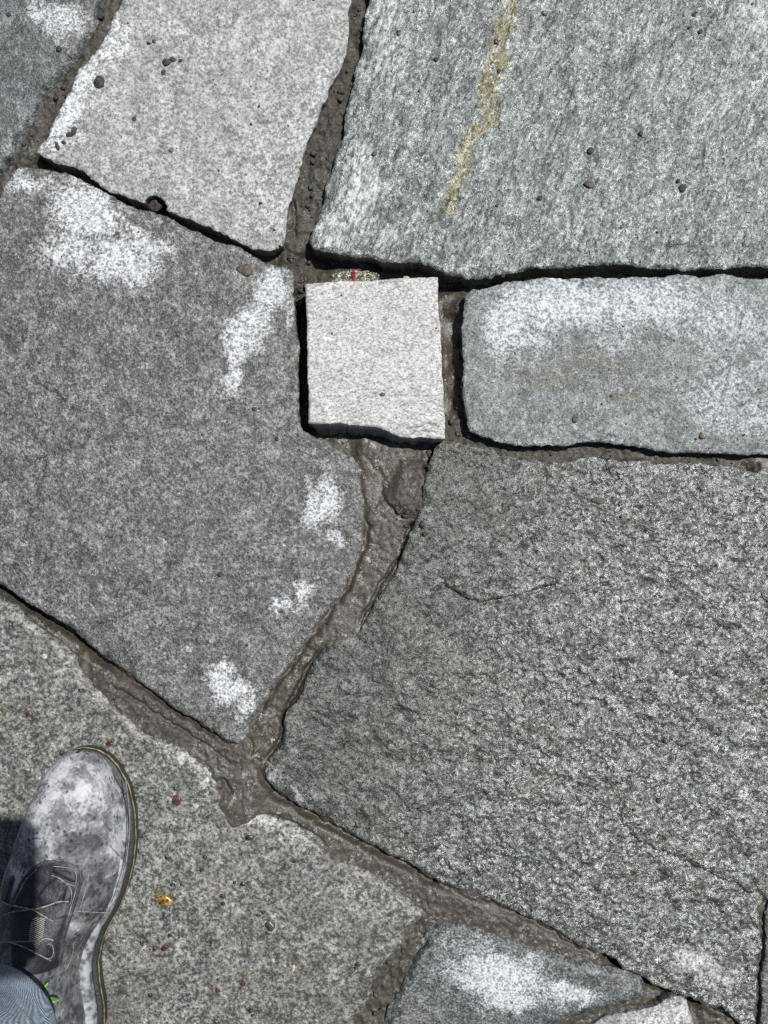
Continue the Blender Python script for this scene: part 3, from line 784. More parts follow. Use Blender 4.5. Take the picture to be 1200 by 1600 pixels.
flagstone('grey flagstone just outside the lower right edge', POLY['K'], 0.000, 'grey_gneiss', 190, rough=(1.5, 0.7, 0.3, 0.1))
flagstone('grey flagstone fragment below the lower right joint', POLY['L'], 0.000, 'green_schist', 191, rough=(1.5, 0.7, 0.3, 0.1))
sliver = flagstone('thin dark slate sliver wedged in the joint above the bottom flagstone', [(667, 1434), (678, 1436), (689, 1440), (684, 1449), (676, 1456), (668, 1470), (663, 1466), (666, 1450)], -0.004, 'dark_schist', 192, thick=0.02, rough=(0.3, 0.3, 0.2, 0.1), edge=(0.002, 4, .4), warp=0.5)
sliver.name = 'stone_sliver'

# ---------------------------------------------------------------- the loose pale block
ZB = 0.022
FB = [(478, 443), (520, 440), (580, 438), (640, 435), (683, 433), (685, 470), (687, 510), (690, 560), (693, 610), (695, 650), (695, 684), (676, 684), (660, 682), (645, 685), (627, 683), (612, 677), (600, 671), (587, 667), (575, 667), (560, 664), (545, 664), (533, 661), (505, 662), (482, 662), (481, 600), (480, 540), (479, 490)]
bx = np.arange(-0.10, 0.08, 0.001); by = np.arange(0.06, 0.27, 0.001)


def block_flare(x, y, gx, gy):
    south = np.clip(gy, 0, 1) ** 2          # gradient points inwards, so the south side has gy > 0
    px = x / (PX * (1 - ZB / H)) + 600
    k = 0.013 * (1 - 0.55 * sstep(560, 690, px)) * sstep(478, 500, px)
    return south * k * (1 + 0.5 * fbm(x, y, 0.02, 3, 900))


block = flagstone(None, FB, ZB, 'pale_granite', 200, thick=0.062, rough=(0.5, 0.25, 0.2, 0.1), edge=(0.0012, 2, 0.5), warp=0.45, name='paving_block', parent=None, flare=block_flare, xs=bx, ys=by,
                  mud=[(596, 620, 9, 5, 10, .6), (620, 633, 12, 6, 0, .35), (575, 645, 30, 8, 0, .22), (620, 655, 10, 5, 0, .4), (640, 470, 50, 12, 0, .10), (655, 490, 25, 10, 0, .12)],
                  cuts=[([(630, 676), (645, 671), (655, 673), (668, 667), (692, 668)], 3.5, 2.2, 1.0, 6), ([(645, 682), (662, 677), (680, 679), (696, 676)], 2.5, 2.0, 0, 0), ([(500, 660), (540, 662), (575, 668)], 1.0, 2.5, 0, 0), ([(690, 640), (692, 660), (688, 675)], .6, 1.4, 0, 0)], skirt_shade=(0, 0.9, 0))  # block sides painted darker through the mud channel, as shade
tag(block, 'pale grey square-cut granite block standing proud in the gap between the flagstones', 'stone block')

# ---------------------------------------------------------------- surface under a point
dg = bpy.context.evaluated_depsgraph_get()
TREES = []
for o in list(COL.objects):
    if o.type == 'MESH' and o.name.split('.')[0] in ('flagstone', 'pavement', 'paving_block', 'stone_sliver'):
        V = np.empty(len(o.data.vertices) * 3, np.float32); o.data.vertices.foreach_get('co', V)
        V = V.reshape(-1, 3) + np.array(o.location)
        Qs = np.empty(len(o.data.loops), np.int32); o.data.loops.foreach_get('vertex_index', Qs)
        if len(Qs) % 4:
            continue
        TREES.append([o, V, None, Qs.reshape(-1, 4), V.min(0), V.max(0)])


def surf(x, y):
    """highest stone or mortar height near (x, y), from the vertex grids"""
    best = -0.06
    for T in TREES:
        if T[4][0] <= x <= T[5][0] and T[4][1] <= y <= T[5][1]:
            V = T[1]
            if T[2] is None:
                T[2] = np.argsort(V[:, 0])
            xs_ = V[T[2], 0] if len(T) < 7 else T[6]
            if len(T) < 7:
                T.append(xs_)
            a = np.searchsorted(T[6], x - 0.0016); b = np.searchsorted(T[6], x + 0.0016)
            c = T[2][a:b]
            s = c[np.abs(V[c, 1] - y) < 0.0016]
            if len(s):
                best = max(best, float(V[s, 2].max()))
    return best


# ---------------------------------------------------------------- pebbles and crumbs
def ico(sub=2):
    import bmesh
    bm = bmesh.new()
    bmesh.ops.create_icosphere(bm, subdivisions=sub, radius=1)
    v = np.array([q.co[:] for q in bm.verts]); f = np.array([[q.index for q in p.verts] for p in bm.faces])
    bm.free()
    return v, f


ICO = ico(3)


def lump(name, px, py, rx, ry, an, hgt, mat, seed, rough=0.22, sink=0.25, parent=None, zbase=None):
    """an irregular rounded grain, rx ry half sizes in photograph pixels"""
    v, f = ICO
    v = v.copy()
    n = fbm(v[:, 0] * 1.0 + v[:, 2] * 0.7 + seed * 3.7, v[:, 1] + v[:, 2] * 0.4, 0.9, 3, seed % 97)
    n2 = fbm(v[:, 0] - v[:, 2] * 0.8 + seed, v[:, 1] + v[:, 2] * 0.9, 0.35, 2, seed % 89 + 3)
    v *= (1 + rough * 1.5 * n + rough * 0.6 * n2)[:, None]
    rr_ = np.random.RandomState(seed)
    for _ in range(9):
        nn = rr_.normal(size=3); nn /= np.linalg.norm(nn)
        over = np.clip(v @ nn - rr_.uniform(0.62, 0.85), 0, None)
        v = v - over[:, None] * nn
    a = math.radians(-an)
    r1, r2 = rx * PX * 1.12, ry * PX * 1.12
    x = v[:, 0] * r1; y = v[:, 1] * r2
    V = np.stack([x * math.cos(a) - y * math.sin(a), x * math.sin(a) + y * math.cos(a), v[:, 2] * hgt], 1)
    X, Y = P(px, py)
    zb = surf(X, Y) if zbase is None else zbase
    o = mesh_np(name, V, f, M[mat], parent, tris=True)
    o.location = (X, Y, zb + hgt * (1 - sink * 2))
    return o


PEB = [
 # name, px, py, rx, ry, angle, height mm, material, label
 ('pebble', 259, 1406, 13, 8, 5, 4.5, 'amber', 'glossy amber-brown pebble, the largest right of the boot'),
 ('pebble', 277, 1250, 6.5, 8, 0, 3, 'red_pebble', 'round dull red pebble right of the boot toe, below the mortar joint'),
 ('pebble', 390, 1308, 6, 5.5, 0, 2.5, 'black_pebble', 'dark grey round pebble just under the mortar junction'),
 ('pebble', 422, 1446, 8, 7.5, 0, 3, 'black_pebble', 'dark grey pebble in the middle of the tan speckled flagstone'),
 ('pebble', 419, 1457, 4, 2.5, 20, 2, 'red_pebble', 'small reddish chip touching the dark pebble in mid flagstone'),
 ('pebble', 259, 1480, 6.5, 4.5, -30, 3, 'red_pebble', 'orange-red oval pebble below the amber pebble'),
 ('pebble', 222, 1473, 3, 5, 0, 2.5, 'red_pebble', 'narrow upright red grain between the boot and the orange-red pebble'),
 ('pebble', 242, 1482, 3, 4, 20, 2, 'red_pebble', 'tiny brown-red grain left of the orange-red pebble'),
 ('pebble', 270, 1382, 5, 3, 0, 2.2, 'black_pebble', 'small black oval pebble above the amber pebble'),
 ('pebble', 246, 1393, 5, 6, 20, 1.8, 'olive_pebble', 'flat brown grain touching the upper left of the amber pebble'),
 ('pebble', 284, 1381, 2.6, 2.6, 0, 1.8, 'black_pebble', 'tiny black grain right of the black oval pebble'),
 ('pebble', 262, 1339, 5, 4.5, 30, 2.2, 'black_pebble', 'dark oval pebble beside the widest part of the boot'),
 ('pebble', 316, 1358, 3, 3.2, 0, 2, 'black_pebble', 'tiny black grain midway between the boot and the joint'),
 ('pebble', 348, 1400, 4.5, 4, 0, 2, 'red_pebble', 'upper of two dark red grains right of the amber pebble'),
 ('pebble', 348, 1411, 3.5, 3, 0, 2, 'black_pebble', 'lower dark grain of the pair right of the amber pebble'),
 ('pebble', 380, 1380, 4, 3.5, 0, 2, 'black_pebble', 'dark grain above and left of the mid flagstone pebble'),
 ('pebble', 367, 1378, 3, 2.6, 0, 1.6, 'black_pebble', 'smaller of the two dark grains above the mid flagstone pebble'),
 ('pebble', 461, 1344, 3.2, 3.8, -15, 2, 'black_pebble', 'dark speck below the joint in the right half of the tan flagstone'),
 ('pebble', 404, 1429, 5, 2.2, 10, 1.6, 'red_pebble', 'flat orange-pink chip left of and above the mid flagstone pebble'),
 ('pebble', 380, 1474, 3, 6, 15, 2, 'olive_pebble', 'upright olive grain below the mid flagstone pebble'),
 ('pebble', 330, 1471, 2, 8, 8, 1.6, 'red_pebble', 'thin upright rusty splinter in the tan flagstone'),
 ('pebble', 340, 1547, 4, 4.2, 0, 2.2, 'red_pebble', 'bright red grain in the lower middle of the tan flagstone'),
 ('pebble', 391, 1578, 4, 4.2, 0, 2.2, 'black_pebble', 'black pebble nearest the bottom edge on the tan flagstone'),
 ('pebble', 382, 1523, 3.5, 6, 0, 1.8, 'olive_pebble', 'olive-brown streaky grain above the lowest black pebble'),
 ('pebble', 380, 1536, 4.5, 4, 0, 2, 'red_pebble', 'pinkish brown grain just under the olive-brown streaky grain'),
 ('pebble', 302, 1492, 4, 3, 20, 1.6, 'olive_pebble', 'dull olive grain left of the rusty splinter'),
 ('pebble', 324, 1587, 5.5, 4.5, 0, 2, 'olive_pebble', 'olive pebble near the bottom edge right of the boot'),
 ('pebble', 338, 1596, 4, 4, 0, 2, 'red_pebble', 'rust-coloured grain cut by the bottom edge of the picture'),
 ('pebble', 235, 1555, 3.2, 3.6, 0, 2, 'black_pebble', 'black grain right of the heel of the boot'),
 ('pebble', 266, 1460, 3.2, 3, 0, 1.8, 'black_pebble', 'black grain just above the orange-red oval pebble'),
 ('pebble', 559, 1505, 4.5, 3.6, 0, 2, 'black_pebble', 'dark ring-like pebble near the right edge of the tan flagstone'),
 ('pebble', 427, 1500, 3.5, 3, 0, 1.8, 'cream_pebble', 'cream-yellow grain right of the olive upright grain'),
 ('pebble', 459, 1512, 3, 5, 0, 1.8, 'cream_pebble', 'pale cream upright grain in the right half of the tan flagstone'),
 ('pebble', 306, 1260, 4, 3.4, 0, 1.6, 'cream_pebble', 'pale tan grain right of the round dull red pebble'),
 ('pebble', 274, 1232, 3, 2.6, 0, 1.8, 'black_pebble', 'tiny black grain just above the round dull red pebble'),
 ('pebble', 172, 1161, 5, 3.8, 0, 2.2, 'red_pebble', 'dark red pebble just above the toe of the boot'),
 ('pebble', 46, 1115, 5.5, 6, 0, 2.4, 'red_pebble', 'reddish brown pebble left of centre above the boot'),
 ('pebble', 7, 1108, 6.5, 5.5, 0, 2.4, 'olive_pebble', 'brown pebble at the left edge above the boot'),
 ('pebble', 126, 1078, 3.6, 2.8, 0, 2, 'black_pebble', 'small black grain at the ledge above the boot'),
 ('pebble', 3, 1042, 4, 3.5, 0, 2, 'red_pebble', 'pink-brown grain at the left edge below the open joint'),
 ('pebble', 70, 1025, 5, 4, 0, 2, 'cream_pebble', 'pale ring-like grain on the upper corner of the tan flagstone'),
 ('pebble', 558, 1288, 3, 6, -35, 2, 'red_pebble', 'dark red splinter on the rim of the olive flagstone'),
 ('pebble', 1094, 681, 6, 5, 10, 3, 'olive_pebble', 'brown pebble near the lower edge of the blue-grey oblong flagstone'),
 ('mud_lump', 918, 290, 8, 6, 5, 4, 'mud_brown', 'largest round mud lump on the green-grey flagstone'),
 ('mud_lump', 920, 238, 5, 5, 0, 2.6, 'mud_dark', 'small dark mud dot above the largest round mud lump'),
 ('mud_lump', 842, 312, 4, 3.6, 0, 2, 'mud_dark', 'small mud dot left of the largest round mud lump'),
 ('mud_lump', 999, 212, 3.5, 3.5, 0, 2, 'black_pebble', 'black dot right of and above the round mud lumps'),
 ('mud_lump', 1064, 296, 5.5, 6.5, 0, 3.4, 'mud_dark', 'dark mud crumb at far right on the green-grey flagstone'),
 ('mud_lump', 1058, 285, 3, 3, 0, 2, 'mud_dark', 'tiny crumb stuck above the dark mud crumb at far right'),
 ('mud_lump', 774, 68, 4, 4, 0, 2.4, 'black_pebble', 'black dot in the gap of the yellow streak'),
 ('mud_lump', 779, 115, 3, 4.5, 20, 2, 'mud_dark', 'dark crumb inside the yellow streak'),
 ('mud_lump', 681, 95, 4, 3.5, 0, 2, 'mud_dark', 'dark crumb left of the yellow streak'),
 ('mud_lump', 622, 53, 3.6, 4, 0, 2, 'black_pebble', 'black dot near the left rim of the green-grey flagstone'),
 ('mud_lump', 850, 23, 5, 3.5, 0, 2.2, 'olive_pebble', 'brown crumb near the top edge right of the yellow streak'),
 ('mud_lump', 1091, 54, 4, 3.5, 0, 2, 'mud_dark', 'dark crumb in the top right of the picture'),
 ('mud_lump', 1081, 27, 3.4, 3, 0, 2, 'mud_dark', 'upper crumb near the top right corner'),
 ('mud_lump', 1074, 48, 2.4, 2.4, 0, 1.6, 'mud_dark', 'smallest crumb near the top right corner'),
 ('mud_lump', 785, 432, 3, 3, 0, 2, 'mud_dark', 'crumb on the rim over the wide dark gap'),
 ('mud_lump', 157, 132, 7, 10.5, 12, 3.4, 'mud_dark', 'oval dark mud lump on the white rim of the light flagstone'),
 ('mud_lump', 117, 208, 4.5, 7, 25, 3, 'mud_dark', 'upper dark crumb near the left tip of the light flagstone'),
 ('mud_lump', 110, 213, 4.5, 3.8, 0, 2.6, 'mud_dark', 'dark crumb joined to the left of the upper crumb at the tip'),
 ('mud_lump', 102, 225, 3.2, 2.6, 0, 2, 'mud_dark', 'tiny crumb between the two crumbs at the tip'),
 ('mud_lump', 92, 231, 3.2, 6, -15, 2.4, 'mud_dark', 'lowest dark crumb at the left tip of the light flagstone'),
 ('mud_lump', 262, 100, 8, 6, -25, 2.6, 'mud_dark', 'ragged mud clot in the upper half of the light flagstone'),
 ('mud_lump', 271, 96, 5, 4, 10, 2, 'mud_dark', 'small clot right of the ragged mud clot'),
 ('mud_lump', 257, 116, 3, 4.5, 0, 1.8, 'mud_dark', 'small clot below the ragged mud clot'),
 ('mud_lump', 211, 188, 3.4, 3, 0, 2, 'mud_dark', 'dark crumb left of centre on the light flagstone'),
 ('mud_lump', 242, 68, 3, 2.4, 0, 1.8, 'black_pebble', 'right one of two black dots at the top of the light flagstone'),
 ('mud_lump', 234, 71, 3.4, 2, 0, 1.6, 'black_pebble', 'left one of two black dots at the top of the light flagstone'),
 ('mud_lump', 268, 237, 3.4, 3, 0, 1.8, 'olive_pebble', 'brown crumb in the middle of the light flagstone'),
 ('mud_lump', 91, 75, 4.5, 5, 20, 2.8, 'mud_dark', 'dark lump on the dark corner flagstone below its white patch'),
 ('mud_lump', 13, 22, 4, 3, 0, 2, 'mud_dark', 'dark crumb in the top left corner'),
 ('mud_lump', 45, 12, 5, 3, 0, 2, 'cream_pebble', 'pale pebble left of the white patch in the top left corner'),
 ('mud_lump', 153, 17, 6, 5.5, 0, 4, 'mud_dark', 'dark clod at the upper end of the left mortar joint'),
 ('mud_lump', 240, 316, 11, 11, 0, 9, 'mud_dark', 'round mud ball filling the notch below the light flagstone'),
 ('mud_lump', 385, 424, 11, 8, 0, 2.6, 'mud_brown', 'flat mud pat near the right corner of the large left flagstone'),
 ('mud_lump', 585, 243, 4, 3.4, 0, 2, 'mud_brown', 'brown crumb on the left rim of the green-grey flagstone'),
 ('mud_lump', 935, 783, 11, 5, 5, 2.4, 'mud_brown', 'flat brown mud pat at the top of the olive flagstone'),
 ('mud_lump', 397, 640, 3, 3, 0, 1.8, 'mud_dark', 'dark dot left of the pale block on the large left flagstone'),
 ('mud_lump', 433, 686, 3, 3.4, 0, 1.8, 'mud_dark', 'dark dot below and left of the pale block'),
 ('mud_lump', 345, 897, 4.6, 4, 0, 1.8, 'mud_dark', 'dark dot in the lower part of the large left flagstone'),
 ('mud_lump', 895, 655, 5, 6, 0, 1.8, 'mud_brown', 'small brown mud pat on the blue-grey oblong flagstone'),
 ('mud_lump', 1028, 1250, 4, 4, 0, 2, 'mud_dark', 'dark dot inside the hollow of the olive flagstone'),
 ('mud_lump', 597, 620, 4, 3, 10, 1.0, 'mud_brown', 'small brown speck on the pale block'),
]
GRP = {'pebble': 'pebbles scattered on the paving', 'mud_lump': 'mud crumbs scattered on the paving'}
for i, (nm, px, py, rx, ry, an, hg, mt, lb) in enumerate(PEB):
    zb = None
    if nm == 'mud_lump' and py == 316:
        zb = -0.012
    o = lump(nm, px, py, rx, ry, an, hg * 1e-3 * 0.62, mt, 500 + i * 3, rough=0.36 if nm == 'mud_lump' else 0.24, sink=0.28, zbase=zb)
    tag(o, lb, 'pebble' if nm == 'pebble' else 'mud lump', GRP[nm])


# fine grit nobody could count
def grit(name, n, box, sizes, mat, seed, label, on=None):
    r = random.Random(seed)
    v, f = ico(1)
    Vs, Fs, k = [], [], 0
    for i in range(n):
        px = r.uniform(box[0], box[2]); py = r.uniform(box[1], box[3])
        if on is not None and sdf(np.array([px]), np.array([py]), on)[0] < 6:
            continue
        X, Y = P(px, py)
        zb = surf(X, Y)
        if zb < -0.02:
            continue
        s = r.uniform(*sizes) * PX * (0.6 + 0.8 * r.random() ** 3)
        q = v * np.array([s * r.uniform(.7, 1.5), s * r.uniform(.7, 1.3), s * .7]) * (1 + 0.3 * np.array([[r.uniform(-1, 1)] for _ in v]))
        a = r.uniform(0, 6.3)
        q = np.stack([q[:, 0] * math.cos(a) - q[:, 1] * math.sin(a), q[:, 0] * math.sin(a) + q[:, 1] * math.cos(a), q[:, 2]], 1) + np.array([X, Y, zb + s * 0.25])
        Vs.append(q); Fs.append(f + k); k += len(v)
    o = mesh_np(name, np.concatenate(Vs), np.concatenate(Fs), M[mat], tris=True)
    tag(o, label, 'grit', kind='stuff')


grit('dark_grit', 160, (0, 920, 660, 1600), (1.2, 2.4), 'black_pebble', 5, 'fine dark grit on the tan speckled flagstone', POLY['G'])
grit('rusty_grit', 25, (0, 920, 660, 1600), (1.2, 2.4), 'red_pebble', 6, 'fine rusty grit on the tan speckled flagstone', POLY['G'])
grit('mud_grit', 330, (0, 0, 1200, 1600), (1.0, 2.2), 'mud_dark', 8, 'fine mud specks spread over the flagstones')

# crumbs of mortar along the rough joints
def clods():
    r = random.Random(21)
    spots = [(560, 20, 9), (548, 100, 9), (530, 150, 10), (510, 210, 14), (495, 260, 14), (480, 320, 14), (455, 400, 14), (480, 420, 12), (520, 425, 12), (466, 445, 6), (468, 458, 5), (130, 110, 8), (90, 160, 14), (55, 210, 16), (30, 255, 14),
             (716, 540, 3), (717, 640, 5), (712, 672, 8), (735, 686, 8), (760, 440, 10), (640, 800, 10), (620, 790, 6), (655, 815, 6), (780, 700, 8), (870, 706, 9), (960, 707, 9), (1040, 713, 8), (1120, 718, 8), (600, 1530, 9), (590, 1570, 8), (630, 1480, 8), (665, 710, 5)]
    v, f = ico(2)
    Vs, Fs, k = [], [], 0
    for (cx, cy, sp) in spots:
        for j in range(4):
            px = cx + r.gauss(0, sp * .6); py = cy + r.gauss(0, 16)
            X, Y = P(px, py)
            zb = surf(X, Y)
            if zb > -0.002 and not (600 < px < 680 and 740 < py < 840):
                continue
            s = r.uniform(1.3, 4.8) * PX
            n = fbm(v[:, 0] + v[:, 2] + r.random() * 50, v[:, 1] - v[:, 2] * .5, 0.7, 2, 77)
            n = n + 0.5 * fbm(v[:, 0] * 2 + r.random() * 9, v[:, 1] * 2 + v[:, 2], 0.5, 2, 79)
            q = v * (1 + 0.8 * n)[:, None] * np.array([s * r.uniform(.8, 1.4), s * r.uniform(.8, 1.3), s * .8])
            Vs.append(q + np.array([X, Y, zb + s * .2])); Fs.append(f + k); k += len(v)
    A = np.zeros((k, 3)); A[:, 0] = 0.8
    o = mesh_np('mortar_crumbs', np.concatenate(Vs), np.concatenate(Fs), M['mortar'], pavement, {'mask': A}, tris=True)
    o['kind'] = 'stuff'


clods()

# ---------------------------------------------------------------- scrap with the red stripe behind the block
def scrap():
    mw, t, p = new_mat('crinkled_film')
    N = NT(t)
    n = N.noise(330, 4, 0.7, None, 1.0)
    t.links.new(N.ramp(n, [(0.40, (0.03, 0.028, 0.024)), (0.50, (0.12, 0.11, 0.085)), (0.56, (0.50, 0.47, 0.36)), (0.64, (0.80, 0.80, 0.76))]), p.inputs['Base Color'])
    p.inputs['Roughness'].default_value = 0.25
    t.links.new(N.bump(n, 0.003), p.inputs['Normal'])
    mr = plain_mat('red_print', (0.15, 0.010, 0.014), (0.22, 0.02, 0.02), 400, 0.4)
    xs = np.linspace(-0.034, 0.026, 60); ys = np.linspace(-0.016, 0.0125, 30)
    X, Y = np.meshgrid(xs, ys)
    z = 0.010 * np.clip(1 - (X / 0.032) ** 2, 0, 1) * np.clip(1 - (Y / 0.0135) ** 2, 0, 1) ** .6 + 0.006 * fbm(X, Y, 0.009, 3, 610) + 0.001 * fbm(X, Y, 0.003, 2, 611)
    e = 1 - np.clip(np.sqrt((X / 0.033) ** 2 + (Y / 0.0135) ** 2) - 0.1 * fbm(X, Y, .01, 2, 614), 0, 2)
    idx = np.arange(X.size).reshape(X.shape)
    m = (e > 0.02)
    cell = m[:-1, :-1] & m[1:, :-1] & m[:-1, 1:] & m[1:, 1:]
    Q = np.stack([idx[:-1, :-1][cell], idx[:-1, 1:][cell], idx[1:, 1:][cell], idx[1:, :-1][cell]], 1)
    o = mesh_np('plastic_scrap', np.stack([X.ravel(), Y.ravel(), z.ravel()], 1), Q, mw)
    cx, cy = P(556, 434, -0.012)
    o.location = (cx, cy - 0.003, -0.020)
    tag(o, 'crinkled clear plastic scrap with a red stripe poking out behind the pale block', 'plastic scrap')
    yy = np.linspace(-0.010, 0.0105, 16)
    sx = np.array([-0.0042, -0.0018, 0.0001]) + 0.0
    V = []; F = []
    for j, yv in enumerate(yy):
        for k in range(3):
            xx = sx[k]
            zz = 0.010 * (1 - (xx / 0.032) ** 2) * max(0, 1 - (yv / 0.0135) ** 2) ** .6 + 0.0045 + 0.0012 * math.sin(j * 1.3)
            V.append((xx, yv, zz + (0.0004 if k == 1 else 0)))
    for j in range(15):
        for k in range(2):
            a = j * 3 + k
            F.append((a, a + 1, a + 4, a + 3))
    mesh_np('stripe', V, F, mr, o)
    # the small shiny bead further right
    b = lump('glass_chip', 636, 430, 6, 4, 0, 0.003, 'cream_pebble', 931, rough=.3, zbase=-0.016)
    tag(b, 'small shiny pale chip in the dark gap above the pale block', 'chip')


scrap()

# ---------------------------------------------------------------- boots
def interp(tab, y):
    return np.interp(y, [a for a, b in tab], [b for a, b in tab])


SR = [(1162, 142), (1165, 160), (1175, 177), (1190, 191), (1220, 208), (1260, 217), (1300, 219), (1340, 215), (1380, 205), (1410, 192), (1435, 177), (1460, 167), (1490, 161), (1520, 163), (1560, 170), (1590, 170), (1615, 158), (1632, 136), (1640, 110)]
SL = [(1162, 138), (1165, 122), (1175, 106), (1190, 92), (1220, 76), (1260, 58), (1300, 43), (1340, 30), (1380, 20), (1420, 14), (1460, 11), (1500, 11), (1540, 14), (1580, 22), (1615, 42), (1632, 70), (1640, 100)]
HT = [(1162, 0.040), (1170, 0.050), (1185, 0.060), (1210, 0.068), (1260, 0.074), (1320, 0.077), (1370, 0.086), (1420, 0.100), (1460, 0.114), (1500, 0.126), (1560, 0.145), (1640, 0.145)]


def boot_meshes(parent, mats, detail, mirror=None, dx=0.0, dy=0.0):
    """mirror: plan x about which the boot is mirrored"""
    def fin(V):
        V = np.array(V, float)
        if mirror is not None:
            V[:, 0] = 2 * mirror - V[:, 0]
        V[:, 0] += dx; V[:, 1] += dy
        return V

    def tox(px): return (px - 600) * PX
    def toy(py): return (800 - py) * PX
    zs0 = max(surf(tox(p), toy(q)) for p, q in ((140, 1230), (190, 1300), (60, 1300), (150, 1560), (40, 1500))) - 0.0005 if detail else 0.003
    # sole slab
    def outline(inset):
        ys_ = np.concatenate([np.linspace(1162, 1200, 16), np.linspace(1206, 1610, 70), np.linspace(1614, 1640, 12)])
        cy0, cy1 = 1162 + inset, 1640 - inset
        yy = cy0 + (ys_ - 1162) / (1640 - 1162) * (cy1 - cy0)
        R = [(interp(SR, a) - inset * (0.98), b) for a, b in zip(ys_, yy)]
        L = [(interp(SL, a) + inset * (0.98), b) for a, b in zip(ys_, yy)]
        for i in range(len(ys_)):
            if R[i][0] < L[i][0] + 1:
                c = (R[i][0] + L[i][0]) / 2; R[i] = (c + .5, R[i][1]); L[i] = (c - .5, L[i][1])
        return [(tox(a), toy(b)) for a, b in R + L[::-1]]

    def slab(name, prof, mat):
        rings = []
        for inset, z in prof:
            rings.append([(a, b, z + zs0) for a, b in outline(inset)])
        n = len(rings[0]); V = [p for r_ in rings for p in r_]; F = []
        for k in range(len(rings) - 1):
            for i in range(n):
                j = (i + 1) % n
                F.append((k * n + i, k * n + j, (k + 1) * n + j, (k + 1) * n + i))
        h = n // 2
        for base, flip in ((0, False), ((len(rings) - 1) * n, True)):
            for i in range(h - 1):
                q = (base + i, base + i + 1, base + n - 2 - i, base + n - 1 - i)
                F.append(q if flip else q[::-1])
        return mesh_np(name, fin(V), F, mat, parent)
    slab('outsole', [(3, 0.0), (0.5, 0.003), (0, 0.012), (0.4, 0.019), (3, 0.0205)], mats['sole'])
    slab('welt_line', [(0.2, 0.0150), (-0.7, 0.0155), (-0.7, 0.0168), (0.5, 0.0172)], mats['yellow'])
    slab('midsole', [(8, 0.0195), (7.5, 0.026), (9.5, 0.0325), (14, 0.035)], mats['rubber'])

    # upper: lofted sections
    def toecurve(y): return y
    nU, nV = (230, 150) if detail else (80, 50)
    s = np.linspace(0, 1, nU)
    ys_ = 1162.5 + (1634 - 1162.5) * (s ** 1.0)
    ys_[:nU // 8] = 1162.5 + (ys_[nU // 8] - 1162.5) * (np.linspace(0, 1, nU // 8, endpoint=False) ** 1.8)
    V = np.zeros((nU, nV, 3)); hz = np.zeros((nU, nV))
    th = np.linspace(-0.02, math.pi + 0.02, nV)
    for i, y in enumerate(ys_):
        rr = interp(SR, y) - 3 - 11 * sstep(1172, 1225, y) - 4 * sstep(1400, 1470, y); ll = interp(SL, y) - 1
        # round the toe
        if rr < ll + 2: rr = ll + 2
        c = (rr + ll) / 2; w_ = (rr - ll) / 2
        h = interp(HT, y)
        k = 0.05 + 0.40 * sstep(1380, 1500, y)
        ex = 0.78 if y < 1380 else 0.85
        cc = np.cos(th); ss = np.clip(np.sin(th), 0, 1)
        zz = 0.026 + (h - 0.026) * ss ** (0.75 + 0.2 * sstep(1200, 1420, y))
        lean = -6 * sstep(1350, 1480, y)
        xx = c + w_ * np.sign(cc) * np.abs(cc) ** ex * (1 - k * ((zz - 0.026) / 0.12).clip(0, 1)) + lean * (zz - .026) / .1
        V[i, :, 0] = tox(xx); V[i, :, 1] = toy(y - (1 - ss) * 0); V[i, :, 2] = zz
    # gentle leather undulation and flex creases
    X = V[:, :, 0]; Y = V[:, :, 1]
    V[:, :, 2] += 0.0012 * fbm(X, Y, 0.045, 2, 700) + 0.0003 * fbm(X, Y, 0.008, 2, 702)
    py = 800 - Y / PX; ppx = X / PX + 600
    cre = np.exp(-((py - 1338 - 6 * np.sin(ppx / 17)) / 7) ** 2) + 0.7 * np.exp(-((py - 1362 + 5 * np.sin(ppx / 12)) / 5) ** 2)
    V[:, :, 2] -= cre * 0.0011 * sstep(50, 90, ppx) * (1 - sstep(130, 170, ppx))
    V[:, :, 2] += zs0
    for pts, dep in (([(150, 1282), (163, 1300), (178, 1312), (188, 1330), (190, 1345)], 0.9), ([(78, 1190), (110, 1178), (150, 1180), (180, 1210)], 0.35), ([(118, 1424), (145, 1425), (172, 1426)], 0.8)):
        # seams (pixel path read at about 7 cm height)
        q = PP(pts, 0.07)
        d, sd_, par = seg_dist(X, Y, q)
        V[:, :, 2] += dep * 1e-3 * (np.exp(-(d / 0.0008) ** 2) + 0.8 * np.clip(sd_, 0, 1) * np.exp(-d / 0.006)) * sstep(0, .1, par) * (1 - sstep(.9, 1, par))
    Q = []
    idx = np.arange(nU * nV).reshape(nU, nV)
    Q = np.stack([idx[:-1, :-1].ravel(), idx[:-1, 1:].ravel(), idx[1:, 1:].ravel(), idx[1:, :-1].ravel()], 1)
    Q = Q[:, ::-1] if mirror is None else Q
    X = X.ravel(); Y = Y.ravel(); py = 800 - Y / PX; ppx = X / PX + 600
    # dust: heavy on toe cap, thin over the vamp
    dust = 0.20 * (1 - sstep(1260, 1345, py)) + 0.70
    dust = dust - 0.16 * np.exp(-((py - 1345) / 42) ** 2) * sstep(120, 175, ppx) - 0.06 * sstep(1350, 1420, py)
    dust += 0.35 * np.exp(-((py - 1338) / 16) ** 2) * (1 - sstep(120, 150, ppx)) * sstep(40, 70, ppx)
    dust += 0.25 * np.exp(-((ppx - 205 + (py - 1260) * 0.05) / 12) ** 2) * (py < 1340)
    dust += 0.22 * fbm(X, Y, 0.03, 3, 705)
    tc = np.exp(-(((ppx - 160) / 30) ** 2 + ((py - 1278) / 24) ** 2)) * 0.45
    dust -= tc
    A = np.stack([dust.clip(0, 1.2), np.zeros(len(X)), np.zeros(len(X))], 1)
    up = mesh_np('upper', fin(V.reshape(-1, 3)), Q, mats['leather'], parent, {'mask': A})
    if not detail:
        return None
